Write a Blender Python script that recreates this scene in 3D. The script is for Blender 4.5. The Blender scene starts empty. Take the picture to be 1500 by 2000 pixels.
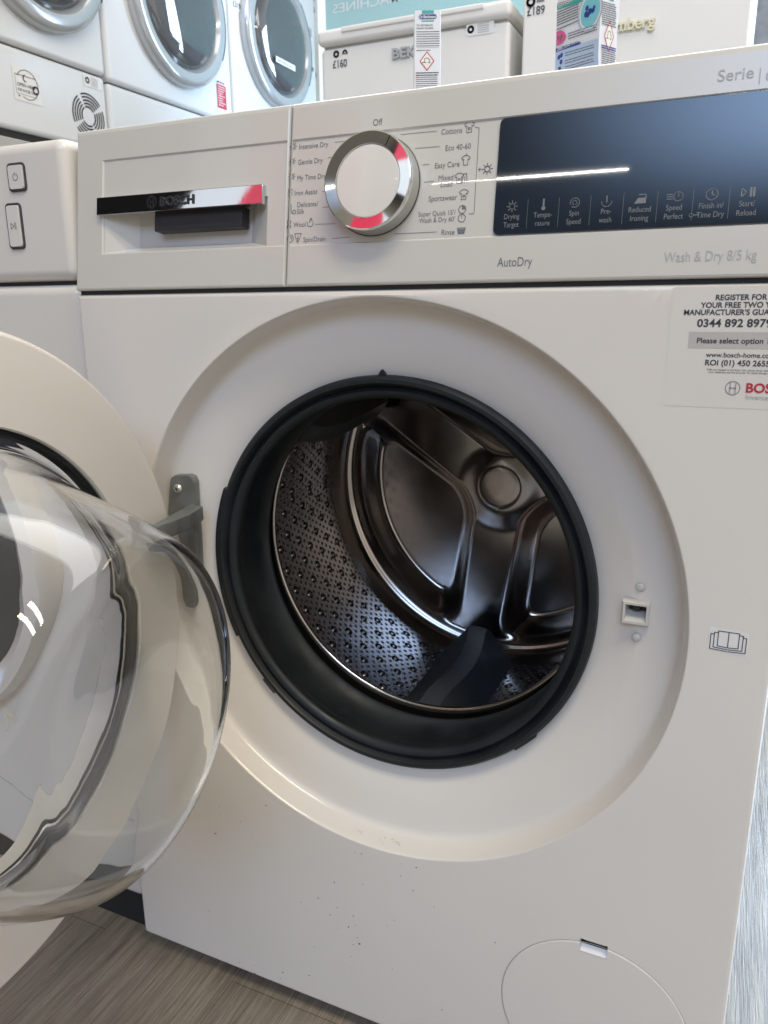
import bpy, bmesh, math, random
from mathutils import Vector, Matrix
random.seed(4)
C = bpy.context.scene.collection
S = bpy.context.scene
PI = math.pi
R = math.radians

# ---------------------------------------------------------------- camera
CAM = Vector((0.2567, -0.5506, 0.6986))
ROT = (1.30985, 0.00827, 0.42366)
FPX = 1506.6                                   # focal length in pixels of the 1500 x 2000 photograph
cd = bpy.data.cameras.new('camera'); cam = bpy.data.objects.new('camera', cd); C.objects.link(cam)
cam.location = CAM; cam.rotation_euler = ROT
cd.sensor_fit = 'VERTICAL'; cd.sensor_height = 36.0; cd.lens = 36.0 * FPX / 2000.0
cd.clip_start = 0.02; cd.clip_end = 200
S.camera = cam
cd.dof.use_dof = True; cd.dof.focus_distance = 0.63; cd.dof.aperture_fstop = 20.0

# ---------------------------------------------------------------- light
w = bpy.data.worlds.new('World'); S.world = w; w.use_nodes = True
nt = w.node_tree; nt.nodes.clear()
out = nt.nodes.new('ShaderNodeOutputWorld'); bg = nt.nodes.new('ShaderNodeBackground')
tc = nt.nodes.new('ShaderNodeTexCoord'); sep = nt.nodes.new('ShaderNodeSeparateXYZ')
nt.links.new(tc.outputs['Generated'], sep.inputs[0])
def wmath(op, a, b=None, clamp=False):
    n = nt.nodes.new('ShaderNodeMath'); n.operation = op; n.use_clamp = clamp
    for i, v in enumerate((a, b)):
        if v is None: continue
        if isinstance(v, (int, float)): n.inputs[i].default_value = v
        else: nt.links.new(v, n.inputs[i])
    return n.outputs[0]
def wsmooth(v, a, b):
    n = nt.nodes.new('ShaderNodeMapRange'); n.interpolation_type = 'SMOOTHSTEP'
    nt.links.new(v, n.inputs[0]); n.inputs[1].default_value = a; n.inputs[2].default_value = b
    return n.outputs[0]
def wmix(f, a, b):
    n = nt.nodes.new('ShaderNodeMix'); n.data_type = 'RGBA'
    nt.links.new(f, n.inputs['Factor'])
    for k, v in (('A', a), ('B', b)):
        s = [i for i in n.inputs if i.name == k and i.type == 'RGBA'][0]
        if isinstance(v, tuple): s.default_value = v
        else: nt.links.new(v, s)
    return [o for o in n.outputs if o.type == 'RGBA'][0]
x, y, z = sep.outputs[0], sep.outputs[1], sep.outputs[2]
base = wmix(wsmooth(z, 0.35, 0.85), (0.13, 0.12, 0.10, 1), (0.46, 0.42, 0.34, 1))          # dim shop, pale ceiling
right = wmath('MULTIPLY', wsmooth(x, 0.10, 0.60), wsmooth(wmath('ABSOLUTE', wmath('SUBTRACT', z, 0.15)), 0.6, 0.25))
left = wmath('MULTIPLY', wsmooth(x, -0.50, -0.60), wmath('MULTIPLY', wsmooth(y, -0.35, -0.55), wsmooth(z, 0.62, 0.45)))
base = wmix(left, base, (0.012, 0.012, 0.013, 1))                                          # unlit far corner of the shop
base = wmix(right, base, (0.86, 0.80, 0.74, 1))                                            # open shop on the right
door = wmath('MULTIPLY', wmath('MULTIPLY', wsmooth(x, -0.30, 0.12), wsmooth(x, 0.48, 0.34)), wmath('MULTIPLY', wsmooth(y, -0.55, -0.72), wsmooth(wmath('ABSOLUTE', wmath('SUBTRACT', z, 0.54)), 0.17, 0.05)))
base = wmix(door, base, (3.0, 4.4, 6.9, 1))                                                # daylight high up behind the viewer
base = wmix(wsmooth(y, 0.15, 0.62), base, (1.00, 1.06, 1.10, 1))                            # shop window behind the machines
nt.links.new(base, bg.inputs[0]); bg.inputs[1].default_value = 1.0
nt.links.new(bg.outputs[0], out.inputs[0])

def area(name, loc, target, sx, sy, power, col):
    l = bpy.data.lights.new(name, 'AREA'); l.shape = 'RECTANGLE'; l.size = sx; l.size_y = sy; l.energy = power; l.color = col
    o = bpy.data.objects.new(name, l); C.objects.link(o); o.location = loc
    o.rotation_euler = (Vector(target) - Vector(loc)).to_track_quat('-Z', 'Y').to_euler()
    return o
area('ceiling_tube', (-1.02, -3.93, 2.7), (-1.02, -3.93, 0), 1.2, 0.010, 5, (1.0, 0.95, 0.85))
for yy in (-0.70, -1.02): area('ceiling_strip', (0.9, yy, 2.75), (0.9, yy, 0), 1.5, 0.11, 20.5, (1.0, 0.91, 0.73))
area('ceiling_panel', (0.1, 0.95, 2.75), (0.1, 0.95, 0), 3.0, 1.0, 26, (1.0, 0.97, 0.92))
area('shop_window_light', (2.1, 3.2, 1.5), (0.7, 0.0, 0.2), 2.0, 2.4, 310, (0.52, 0.73, 1.0))
S.view_settings.view_transform = 'Standard'; S.view_settings.look = 'None'
S.view_settings.exposure = 0.0; S.view_settings.gamma = 1.0; S.view_settings.use_curve_mapping = False
S.cycles.max_bounces = 14; S.cycles.transmission_bounces = 12; S.cycles.glossy_bounces = 8; S.cycles.diffuse_bounces = 5
S.cycles.use_denoising = True
S.cycles.sample_clamp_indirect = 6.0

# ---------------------------------------------------------------- pixel of the photograph -> point of the place
from mathutils import Euler
RM = Euler(ROT).to_matrix()
def ray(u, v): return RM @ Vector(((u - 750) / FPX, -(v - 1000) / FPX, -1.0))
def atY(u, v, Y=0.0):
    d = ray(u, v); return CAM + d * ((Y - CAM.y) / d.y)
def atX(u, v, X):
    d = ray(u, v); return CAM + d * ((X - CAM.x) / d.x)
ZS, K = 0.7136, 0.1524                         # the fascia leans back from its lower edge
FN = Vector((0, -1, K)).normalized(); FU = Vector((0, K, 1)).normalized()
def atF(u, v, d=0.0):
    q = ray(u, v); o = CAM - FN * d
    t = (K * (o.z - ZS) - o.y) / (q.y - K * q.z)
    return CAM + q * t
def fas(x_, z_, d=0.0): return Vector((x_, K * (z_ - ZS), z_)) + FN * d

# ---------------------------------------------------------------- materials
def mat(name, col, rough=0.5, metal=0.0, bump=0.0, bscale=60.0, var=0.0, vscale=6.0, coat=0.0, ior=1.5, trans=0.0, spec=0.5):
    m = bpy.data.materials.new(name); m.use_nodes = True; t = m.node_tree; b = t.nodes['Principled BSDF']
    b.inputs['Roughness'].default_value = rough; b.inputs['Metallic'].default_value = metal
    b.inputs['IOR'].default_value = ior; b.inputs['Coat Weight'].default_value = coat; b.inputs['Coat Roughness'].default_value = 0.012
    b.inputs['Transmission Weight'].default_value = trans; b.inputs['Specular IOR Level'].default_value = spec
    b.inputs['Base Color'].default_value = (*col, 1)
    tcn = t.nodes.new('ShaderNodeTexCoord')
    if var > 0:
        n = t.nodes.new('ShaderNodeTexNoise'); n.inputs['Scale'].default_value = vscale; n.inputs['Detail'].default_value = 5
        t.links.new(tcn.outputs['Object'], n.inputs['Vector'])
        r = t.nodes.new('ShaderNodeMapRange'); r.inputs[1].default_value = 0.3; r.inputs[2].default_value = 0.7
        r.inputs[3].default_value = 1 - var; r.inputs[4].default_value = 1 + var
        t.links.new(n.outputs[0], r.inputs[0])
        mx = t.nodes.new('ShaderNodeMix'); mx.data_type = 'RGBA'; mx.blend_type = 'MULTIPLY'; mx.inputs['Factor'].default_value = 1
        ca = [i for i in mx.inputs if i.type == 'RGBA']; ca[0].default_value = (*col, 1); t.links.new(r.outputs[0], ca[1])
        t.links.new([o for o in mx.outputs if o.type == 'RGBA'][0], b.inputs['Base Color'])
        r2 = t.nodes.new('ShaderNodeMapRange'); r2.inputs[1].default_value = 0.3; r2.inputs[2].default_value = 0.7
        r2.inputs[3].default_value = max(0, rough - var * 1.5); r2.inputs[4].default_value = rough + var * 1.5
        t.links.new(n.outputs[0], r2.inputs[0]); t.links.new(r2.outputs[0], b.inputs['Roughness'])
    if bump > 0:
        n = t.nodes.new('ShaderNodeTexNoise'); n.inputs['Scale'].default_value = bscale; n.inputs['Detail'].default_value = 3
        t.links.new(tcn.outputs['Object'], n.inputs['Vector'])
        bp = t.nodes.new('ShaderNodeBump'); bp.inputs['Strength'].default_value = bump; bp.inputs['Distance'].default_value = 0.002
        t.links.new(n.outputs[0], bp.inputs['Height']); t.links.new(bp.outputs[0], b.inputs['Normal'])
    return m
M = {}
M['enamel'] = mat('white_enamel', (0.785, 0.747, 0.700), 0.24, var=0.02, vscale=5, bump=0.010, bscale=30, coat=0.4)
M['fascia'] = mat('white_plastic', (0.63, 0.612, 0.572), 0.2, var=0.015, vscale=7, bump=0.006, bscale=14, coat=0.35)
M['rim_grey'] = mat('silver_door_rim', (0.50, 0.51, 0.52), 0.16, 0.35, coat=0.4)
M['far_glass'] = mat('reflective_dryer_glass', (0.075, 0.08, 0.088), 0.04, ior=2.2)
M['far_white'] = mat('far_white_enamel', (0.74, 0.745, 0.75), 0.22, var=0.015, vscale=3)
M['cream_white'] = mat('cream_white_enamel', (0.82, 0.80, 0.76), 0.3, var=0.015, vscale=3)
M['trim_grey'] = mat('grey_trim', (0.45, 0.44, 0.42), 0.4)
M['dark'] = mat('dark_gap', (0.02, 0.02, 0.022), 0.7)
M['dark_plastic'] = mat('dark_plastic', (0.03, 0.032, 0.036), 0.45, var=0.04, vscale=30)
M['rubber'] = mat('rubber', (0.0085, 0.0112, 0.0142), 0.56, var=0.14, vscale=22, bump=0.10, bscale=70)
M['chrome'] = mat('chrome', (0.82, 0.81, 0.79), 0.05, 1.0)
M['black_chrome'] = mat('polished_chrome', (0.66, 0.65, 0.65), 0.04, 1.0, bump=0.016, bscale=34)
M['cast_metal'] = mat('cast_metal', (0.25, 0.26, 0.25), 0.5, 0.6, var=0.12, vscale=50, bump=0.1, bscale=160)
M['steel'] = mat('brushed_steel', (0.45, 0.405, 0.37), 0.18, 1.0, var=0.05, vscale=9)
M['satin'] = mat('satin_grey_plastic', (0.50, 0.50, 0.48), 0.3, 0.5)
M['screw'] = mat('screw_steel', (0.75, 0.73, 0.68), 0.22, 1.0)
M['display'] = mat('display_glass', (0.009, 0.018, 0.034), 0.03, coat=1.0)
M['ink_key'] = mat('key_print', (0.20, 0.21, 0.22), 0.5)
M['ink'] = mat('grey_print', (0.17, 0.175, 0.19), 0.5)
M['ink_dark'] = mat('dark_print', (0.045, 0.05, 0.07), 0.5)
M['ink_pale'] = mat('pale_print', (0.42, 0.43, 0.44), 0.5)
M['ink_white'] = mat('white_print', (0.8, 0.78, 0.72), 0.5)
M['ink_red'] = mat('red_print', (0.50, 0.035, 0.055), 0.5)
M['ink_blue'] = mat('blue_print', (0.03, 0.06, 0.28), 0.5)
M['ink_teal'] = mat('teal_print', (0.05, 0.36, 0.33), 0.5)
M['ink_pink'] = mat('pink_print', (0.70, 0.10, 0.30), 0.5)
M['ink_sky'] = mat('sky_print', (0.20, 0.55, 0.62), 0.5)
M['pale_blue'] = mat('pale_blue_print', (0.45, 0.56, 0.72), 0.5)
M['sticker'] = mat('clear_sticker', (0.77, 0.735, 0.69), 0.16, var=0.02, vscale=12)
M['sticker_band'] = mat('grey_sticker_band', (0.55, 0.53, 0.51), 0.25)
M['paper'] = mat('paper_label', (0.82, 0.81, 0.80), 0.55)
M['card'] = mat('carton', (0.74, 0.75, 0.79), 0.4, var=0.02, vscale=20)
M['mark'] = mat('dirt_mark', (0.035, 0.03, 0.025), 0.8)
M['scuff'] = mat('scuff_mark', (0.60, 0.57, 0.44), 0.6)
M['glass'] = mat('clear_glass', (0.968, 0.980, 0.978), 0.0, trans=1.0, ior=1.47)
M['dark_glass'] = mat('dark_door_glass', (0.03, 0.036, 0.045), 0.05, coat=0.5)
M['teal'] = mat('teal_vinyl', (0.50, 0.76, 0.74), 0.6)
M['vinyl'] = mat('white_vinyl', (0.80, 0.83, 0.80), 0.6)
M['vinyl_grey'] = mat('faded_vinyl_print', (0.58, 0.66, 0.65), 0.6)
M['letter_white'] = mat('white_vinyl_letter', (0.9, 0.93, 0.93), 0.6)
M['cardboard'] = mat('cardboard', (0.42, 0.38, 0.27), 0.8, var=0.06, vscale=20)
M['brown'] = mat('brown_print', (0.25, 0.15, 0.10), 0.7)
M['red'] = mat('red_board', (0.75, 0.02, 0.06), 0.5)
M['wall'] = mat('rough_render', (0.60, 0.60, 0.61), 0.9, var=0.25, vscale=9, bump=0.3, bscale=12)

def wood_material():
    m = bpy.data.materials.new('vinyl_wood_floor'); m.use_nodes = True; t = m.node_tree; b = t.nodes['Principled BSDF']
    tcn = t.nodes.new('ShaderNodeTexCoord')
    mp = t.nodes.new('ShaderNodeMapping'); mp.inputs['Rotation'].default_value = (0, 0, R(90))
    t.links.new(tcn.outputs['Object'], mp.inputs[0])
    br = t.nodes.new('ShaderNodeTexBrick'); br.offset = 0.37
    for k, v in (('Scale', 1.0), ('Mortar Size', 0.0007), ('Brick Width', 1.2), ('Row Height', 0.18), ('Mortar Smooth', 0.2), ('Bias', 0.0)): br.inputs[k].default_value = v
    br.inputs['Color1'].default_value = (0.9, 0.9, 0.9, 1); br.inputs['Color2'].default_value = (1.12, 1.1, 1.06, 1); br.inputs['Mortar'].default_value = (0.55, 0.54, 0.53, 1)
    t.links.new(mp.outputs[0], br.inputs['Vector'])
    st = t.nodes.new('ShaderNodeMapping'); st.inputs['Scale'].default_value = (1.6, 34, 1); t.links.new(mp.outputs[0], st.inputs[0])
    n1 = t.nodes.new('ShaderNodeTexNoise'); n1.inputs['Scale'].default_value = 4; n1.inputs['Detail'].default_value = 8; n1.inputs['Roughness'].default_value = 0.7; n1.inputs['Distortion'].default_value = 0.7
    t.links.new(st.outputs[0], n1.inputs['Vector'])
    st2 = t.nodes.new('ShaderNodeMapping'); st2.inputs['Scale'].default_value = (8, 260, 1); t.links.new(mp.outputs[0], st2.inputs[0])
    n2 = t.nodes.new('ShaderNodeTexNoise'); n2.inputs['Scale'].default_value = 2.4; n2.inputs['Detail'].default_value = 4
    t.links.new(st2.outputs[0], n2.inputs['Vector'])
    n3 = t.nodes.new('ShaderNodeTexNoise'); n3.inputs['Scale'].default_value = 7; n3.inputs['Detail'].default_value = 5; t.links.new(mp.outputs[0], n3.inputs['Vector'])
    ad = t.nodes.new('ShaderNodeMath'); ad.operation = 'ADD'; t.links.new(n1.outputs[0], ad.inputs[0])
    ml = t.nodes.new('ShaderNodeMath'); ml.operation = 'MULTIPLY'; ml.inputs[1].default_value = 0.55; t.links.new(n2.outputs[0], ml.inputs[0]); t.links.new(ml.outputs[0], ad.inputs[1])
    ad2 = t.nodes.new('ShaderNodeMath'); ad2.operation = 'ADD'; t.links.new(ad.outputs[0], ad2.inputs[0])
    ml2 = t.nodes.new('ShaderNodeMath'); ml2.operation = 'MULTIPLY'; ml2.inputs[1].default_value = 0.35; t.links.new(n3.outputs[0], ml2.inputs[0]); t.links.new(ml2.outputs[0], ad2.inputs[1])
    cr = t.nodes.new('ShaderNodeValToRGB'); e = cr.color_ramp.elements
    e[0].position = 0.62; e[0].color = (0.085, 0.070, 0.054, 1); e[1].position = 1.25; e[1].color = (0.42, 0.365, 0.295, 1)
    mr = t.nodes.new('ShaderNodeMapRange'); mr.inputs[1].default_value = 0.62; mr.inputs[2].default_value = 1.28; t.links.new(ad2.outputs[0], mr.inputs[0])
    e[0].position = 0.0; e[1].position = 1.0; t.links.new(mr.outputs[0], cr.inputs[0])
    mx = t.nodes.new('ShaderNodeMix'); mx.data_type = 'RGBA'; mx.blend_type = 'MULTIPLY'; mx.inputs['Factor'].default_value = 1
    ca = [i for i in mx.inputs if i.type == 'RGBA']; t.links.new(cr.outputs[0], ca[0]); t.links.new(br.outputs[0], ca[1])
    t.links.new([o for o in mx.outputs if o.type == 'RGBA'][0], b.inputs['Base Color'])
    b.inputs['Roughness'].default_value = 0.38
    bp = t.nodes.new('ShaderNodeBump'); bp.inputs['Strength'].default_value = 0.7; bp.inputs['Distance'].default_value = 0.0016
    t.links.new(ad2.outputs[0], bp.inputs['Height']); t.links.new(bp.outputs[0], b.inputs['Normal'])
    return m
M['wood'] = wood_material()

def drum_material(cx, cz):
    # stainless sheet: staggered small holes and larger pressed dimples, laid out round the drum (angle, depth)
    m = bpy.data.materials.new('perforated_drum_steel'); m.use_nodes = True; t = m.node_tree; b = t.nodes['Principled BSDF']
    tcn = t.nodes.new('ShaderNodeTexCoord'); sp = t.nodes.new('ShaderNodeSeparateXYZ'); t.links.new(tcn.outputs['Object'], sp.inputs[0])
    def mm(op, a, b_=None, clamp=False):
        n = t.nodes.new('ShaderNodeMath'); n.operation = op; n.use_clamp = clamp
        for i, v in enumerate((a, b_)):
            if v is None: continue
            if isinstance(v, (int, float)): n.inputs[i].default_value = v
            else: t.links.new(v, n.inputs[i])
        return n.outputs[0]
    ang = mm('ARCTAN2', mm('SUBTRACT', sp.outputs[2], cz), mm('SUBTRACT', sp.outputs[0], cx))
    u = mm('MULTIPLY', ang, 0.225); v = sp.outputs[1]
    def dots(su, sv, rad, soft, off=(0, 0), squash=1.0):
        uu = mm('ADD', mm('DIVIDE', u, su), off[0]); vv = mm('ADD', mm('DIVIDE', v, sv), off[1])
        row = mm('FLOOR', vv); uu = mm('ADD', uu, mm('MULTIPLY', row, 0.5))
        fu = mm('MULTIPLY', mm('SUBTRACT', mm('FRACT', uu), 0.5), su); fv = mm('MULTIPLY', mm('SUBTRACT', mm('FRACT', vv), 0.5), sv * squash)
        d = mm('SQRT', mm('ADD', mm('MULTIPLY', fu, fu), mm('MULTIPLY', fv, fv)))
        n = t.nodes.new('ShaderNodeMapRange'); n.interpolation_type = 'SMOOTHSTEP'; t.links.new(d, n.inputs[0])
        n.inputs[1].default_value = rad + soft; n.inputs[2].default_value = rad - soft
        return n.outputs[0]
    big = dots(0.0260, 0.0212, 0.0034, 0.0022)
    near_big = dots(0.0260, 0.0212, 0.0062, 0.0004)
    h1 = dots(0.00940, 0.00760, 0.00108, 0.00025, (0.2, 0.1))
    holes = mm('MULTIPLY', h1, mm('SUBTRACT', 1.0, near_big))
    rim = mm('MULTIPLY', dots(0.00940, 0.00760, 0.0019, 0.0006, (0.2, 0.1)), mm('SUBTRACT', 1.0, near_big))
    nz = t.nodes.new('ShaderNodeTexNoise'); nz.inputs['Scale'].default_value = 18; t.links.new(tcn.outputs['Object'], nz.inputs['Vector'])
    hgt = mm('ADD', mm('ADD', mm('MULTIPLY', big, 1.5), mm('MULTIPLY', rim, -0.20)), mm('MULTIPLY', nz.outputs[0], 0.25))
    bp = t.nodes.new('ShaderNodeBump'); bp.inputs['Strength'].default_value = 1.0; bp.inputs['Distance'].default_value = 0.0022
    t.links.new(hgt, bp.inputs['Height']); t.links.new(bp.outputs[0], b.inputs['Normal'])
    mx = t.nodes.new('ShaderNodeMix'); mx.data_type = 'RGBA'; t.links.new(holes, mx.inputs['Factor'])
    ca = [i for i in mx.inputs if i.type == 'RGBA']; ca[0].default_value = (0.43, 0.42, 0.43, 1); ca[1].default_value = (0.004, 0.004, 0.005, 1)
    t.links.new([o for o in mx.outputs if o.type == 'RGBA'][0], b.inputs['Base Color'])
    t.links.new(mm('SUBTRACT', 1.0, holes), b.inputs['Metallic'])
    t.links.new(mm('ADD', 0.2, mm('MULTIPLY', holes, 0.7)), b.inputs['Roughness'])
    return m

# ---------------------------------------------------------------- mesh helpers
def smooth(bm, deg=32):
    for f in bm.faces: f.smooth = True
    lim = R(deg)
    for e in bm.edges:
        if len(e.link_faces) == 2:
            e.smooth = e.calc_face_angle(0) < lim
class MB:
    """collects shapes; several materials are allowed inside one object"""
    def __init__(s): s.bm = bmesh.new(); s.mats = []
    def mi(s, m):
        if m not in s.mats: s.mats.append(m)
        return s.mats.index(m)
    def face(s, pts, m, flip=False):
        vs = [s.bm.verts.new(p) for p in pts]
        if flip: vs.reverse()
        f = s.bm.faces.new(vs); f.material_index = s.mi(m); return f
    def merge(s, b2, m, mtx=None):
        i = s.mi(m); vm = {}
        for v in b2.verts: vm[v] = s.bm.verts.new(mtx @ v.co if mtx else v.co)
        for f in b2.faces:
            try: nf = s.bm.faces.new([vm[v] for v in f.verts]); nf.material_index = i
            except ValueError: pass
        b2.free()
    def box(s, lo, hi, m, bev=0.0, seg=3, mtx=None):
        b = bmesh.new(); bmesh.ops.create_cube(b, size=1)
        for v in b.verts: v.co = Vector([lo[k] + (v.co[k] + 0.5) * (hi[k] - lo[k]) for k in range(3)])
        if bev > 0: bmesh.ops.bevel(b, geom=list(b.edges), offset=bev, segments=seg, profile=0.5, affect='EDGES')
        s.merge(b, m, mtx)
    def lathe(s, prof, o, ax, rx, m, n=96, a0=0.0, a1=2 * PI, close=False):
        """prof: (radius, along axis); o origin, ax axis, rx reference radial direction"""
        ax = Vector(ax).normalized(); rx = Vector(rx).normalized(); ry = ax.cross(rx)
        full = abs(a1 - a0 - 2 * PI) < 1e-6; cnt = n if full else n + 1
        rows = []
        for (r, h) in prof:
            if r < 1e-7: rows.append([s.bm.verts.new(Vector(o) + ax * h)]); continue
            rows.append([s.bm.verts.new(Vector(o) + ax * h + (rx * math.cos(a0 + (a1 - a0) * k / n) + ry * math.sin(a0 + (a1 - a0) * k / n)) * r) for k in range(cnt)])
        idx = s.mi(m); pairs = list(zip(rows, rows[1:])) + ([(rows[-1], rows[0])] if close else [])
        for A, B in pairs:
            for k in range(n):
                k2 = (k + 1) % cnt if full else k + 1
                if len(A) == 1 and len(B) == 1: continue
                vs = [A[0], B[k], B[k2]] if len(A) == 1 else ([A[k], B[0], A[k2]] if len(B) == 1 else [A[k], B[k], B[k2], A[k2]])
                f = s.bm.faces.new(vs); f.material_index = idx
        if not full:
            for k in (0, n):
                vs = [r[k] if len(r) > 1 else r[0] for r in rows]
                if len(vs) > 2:
                    try: f = s.bm.faces.new(vs); f.material_index = idx
                    except ValueError: pass
    def prism(s, pts, d, m, bev=0.0):
        """pts: closed polygon in 3D, d: extrusion vector"""
        b = bmesh.new(); f = b.faces.new([b.verts.new(p) for p in pts])
        r = bmesh.ops.extrude_face_region(b, geom=[f])
        bmesh.ops.translate(b, verts=[v for v in r['geom'] if isinstance(v, bmesh.types.BMVert)], vec=d)
        bmesh.ops.recalc_face_normals(b, faces=b.faces)
        if bev > 0: bmesh.ops.bevel(b, geom=list(b.edges), offset=bev, segments=2, profile=0.5, affect='EDGES')
        s.merge(b, m)
    def tube(s, pts, r, m, n=8):
        rows = []
        for i, p in enumerate(pts):
            p = Vector(p); d = (Vector(pts[min(i + 1, len(pts) - 1)]) - Vector(pts[max(i - 1, 0)])).normalized()
            a = d.orthogonal().normalized() if i == 0 else (a - d * a.dot(d)).normalized()
            b = d.cross(a); rr = r[i] if isinstance(r, (list, tuple)) else r
            rows.append([s.bm.verts.new(p + (a * math.cos(2 * PI * k / n) + b * math.sin(2 * PI * k / n)) * rr) for k in range(n)])
        idx = s.mi(m)
        for A, B in zip(rows, rows[1:]):
            for k in range(n):
                f = s.bm.faces.new([A[k], A[(k + 1) % n], B[(k + 1) % n], B[k]]); f.material_index = idx
        for rw in (rows[0], rows[-1]): s.bm.faces.new(rw).material_index = idx
    # flat print on a surface frame (o, xd, yd): 2-D coordinates in metres
    def poly2(s, fr, pts, m, lift=0.0):
        o, xd, yd, nd = fr
        return s.face([o + xd * p[0] + yd * p[1] + nd * lift for p in pts], m)
    def stroke(s, fr, pts, wd, m, close=False, lift=0.0):
        pts = [Vector(p) for p in pts]
        if close: pts = pts + [pts[0]]
        for a, b in zip(pts, pts[1:]):
            d = (b - a)
            if d.length < 1e-9: continue
            d.normalize(); n = Vector((-d.y, d.x)) * wd / 2; e = d * wd * 0.35
            s.poly2(fr, [a - e - n, b + e - n, b + e + n, a - e + n], m, lift)
    def circ(s, fr, c, r, wd, m, n=28, a0=0.0, a1=2 * PI, lift=0.0, ry=None):
        ry = ry or r
        s.stroke(fr, [(c[0] + r * math.cos(a0 + (a1 - a0) * k / n), c[1] + ry * math.sin(a0 + (a1 - a0) * k / n)) for k in range(n + 1)], wd, m, lift=lift)
    def disc(s, fr, c, r, m, n=32, lift=0.0, ry=None):
        ry = ry or r
        s.poly2(fr, [(c[0] + r * math.cos(2 * PI * k / n), c[1] + ry * math.sin(2 * PI * k / n)) for k in range(n)], m, lift)
    def rrect(s, fr, x0, y0, x1, y1, r, m, lift=0.0):
        s.poly2(fr, rr2(x0, y0, x1, y1, r), m, lift)
    def text(s, fr, txt, pos, size, m, align='LEFT', bold=0.0, lift=0.0, sx=1.0, depth=0.0, shear=0.0):
        cu = bpy.data.curves.new('t', 'FONT'); cu.body = txt; cu.size = size; cu.align_x = align; cu.offset = bold * size
        cu.extrude = depth; cu.shear = shear; cu.resolution_u = 4
        ob = bpy.data.objects.new('t', cu); C.objects.link(ob)
        dg = bpy.context.evaluated_depsgraph_get(); me = bpy.data.meshes.new_from_object(ob.evaluated_get(dg))
        o, xd, yd, nd = fr; i = s.mi(m)
        vs = [s.bm.verts.new(o + xd * (v.co.x * sx + pos[0]) + yd * (v.co.y + pos[1]) + nd * (v.co.z + lift)) for v in me.vertices]
        for p in me.polygons:
            try: f = s.bm.faces.new([vs[k] for k in p.vertices]); f.material_index = i
            except ValueError: pass
        bpy.data.meshes.remove(me); bpy.data.objects.remove(ob); bpy.data.curves.remove(cu)
    def build(s, name, parent=None, deg=32, label=None, org=None, recalc=True, wn=True):
        if recalc: bmesh.ops.recalc_face_normals(s.bm, faces=s.bm.faces)
        o0 = Vector(org) if org is not None else (root_of(parent) if parent else Vector((0, 0, 0)))
        smooth(s.bm, deg)
        me = bpy.data.meshes.new(name)
        for v in s.bm.verts: v.co -= o0
        s.bm.to_mesh(me); s.bm.free()
        for m in s.mats: me.materials.append(m)
        o = bpy.data.objects.new(name, me); C.objects.link(o)
        if wn:
            mo = o.modifiers.new('weighted_normals', 'WEIGHTED_NORMAL'); mo.keep_sharp = True; mo.weight = 80
        if parent: o.parent = parent
        else: o.location = o0
        if label: o['label'] = label
        return o
def root_of(o):
    while o.parent: o = o.parent
    return o.location.copy()
def rr2(x0, y0, x1, y1, r, n=5):
    p = []
    for cx, cy, a in ((x1 - r, y1 - r, 0), (x0 + r, y1 - r, 90), (x0 + r, y0 + r, 180), (x1 - r, y0 + r, 270)):
        p += [(cx + r * math.cos(R(a + 90 * k / n)), cy + r * math.sin(R(a + 90 * k / n))) for k in range(n + 1)]
    return p
def tag(o, label, cat, group=None):
    o['label'] = label; o['category'] = cat
    if group: o['group'] = group
    return o
def thing(name, label, cat, loc, group=None):
    o = bpy.data.objects.new(name, None); C.objects.link(o); o.location = loc; o.empty_display_size = 0.1
    return tag(o, label, cat, group)
def struct(o): o['kind'] = 'structure'; return o
def frame(o, xd, nd):
    xd = Vector(xd).normalized(); nd = Vector(nd).normalized(); yd = nd.cross(xd)
    return (Vector(o), xd, yd, nd)
XA, ZA = Vector((1, 0, 0)), Vector((0, 0, 1))

# ================================================================= setting
b = MB(); FZ = -0.012; b.face([(-8, -8, FZ), (8, -8, FZ), (8, 9, FZ), (-8, 9, FZ)], M['wood']); struct(b.build('floor'))

# ================================================================= washer dryer
WL, WR, ZB, ZT = -0.299, 0.299, 0.0077, 0.848
DC = Vector((-0.002, 0, 0.4595))              # centre of the loading opening
wash = thing('washing_machine', 'white front loading washer dryer with its round door wide open and dark display', 'washing machine', (0, 0.3, -0.012))

def cut_rect(bm, x0, x1, z0, z1, ymin, ymax):
    for co, no in (((x0, 0, 0), (1, 0, 0)), ((x1, 0, 0), (1, 0, 0)), ((0, 0, z0), (0, 0, 1)), ((0, 0, z1), (0, 0, 1))):
        bmesh.ops.bisect_plane(bm, geom=bm.verts[:] + bm.edges[:] + bm.faces[:], plane_co=co, plane_no=no, dist=1e-6)
    dead = [f for f in bm.faces if x0 < f.calc_center_median().x < x1 and z0 < f.calc_center_median().z < z1 and ymin < f.calc_center_median().y < ymax]
    bmesh.ops.delete(bm, geom=dead, context='FACES')

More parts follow.
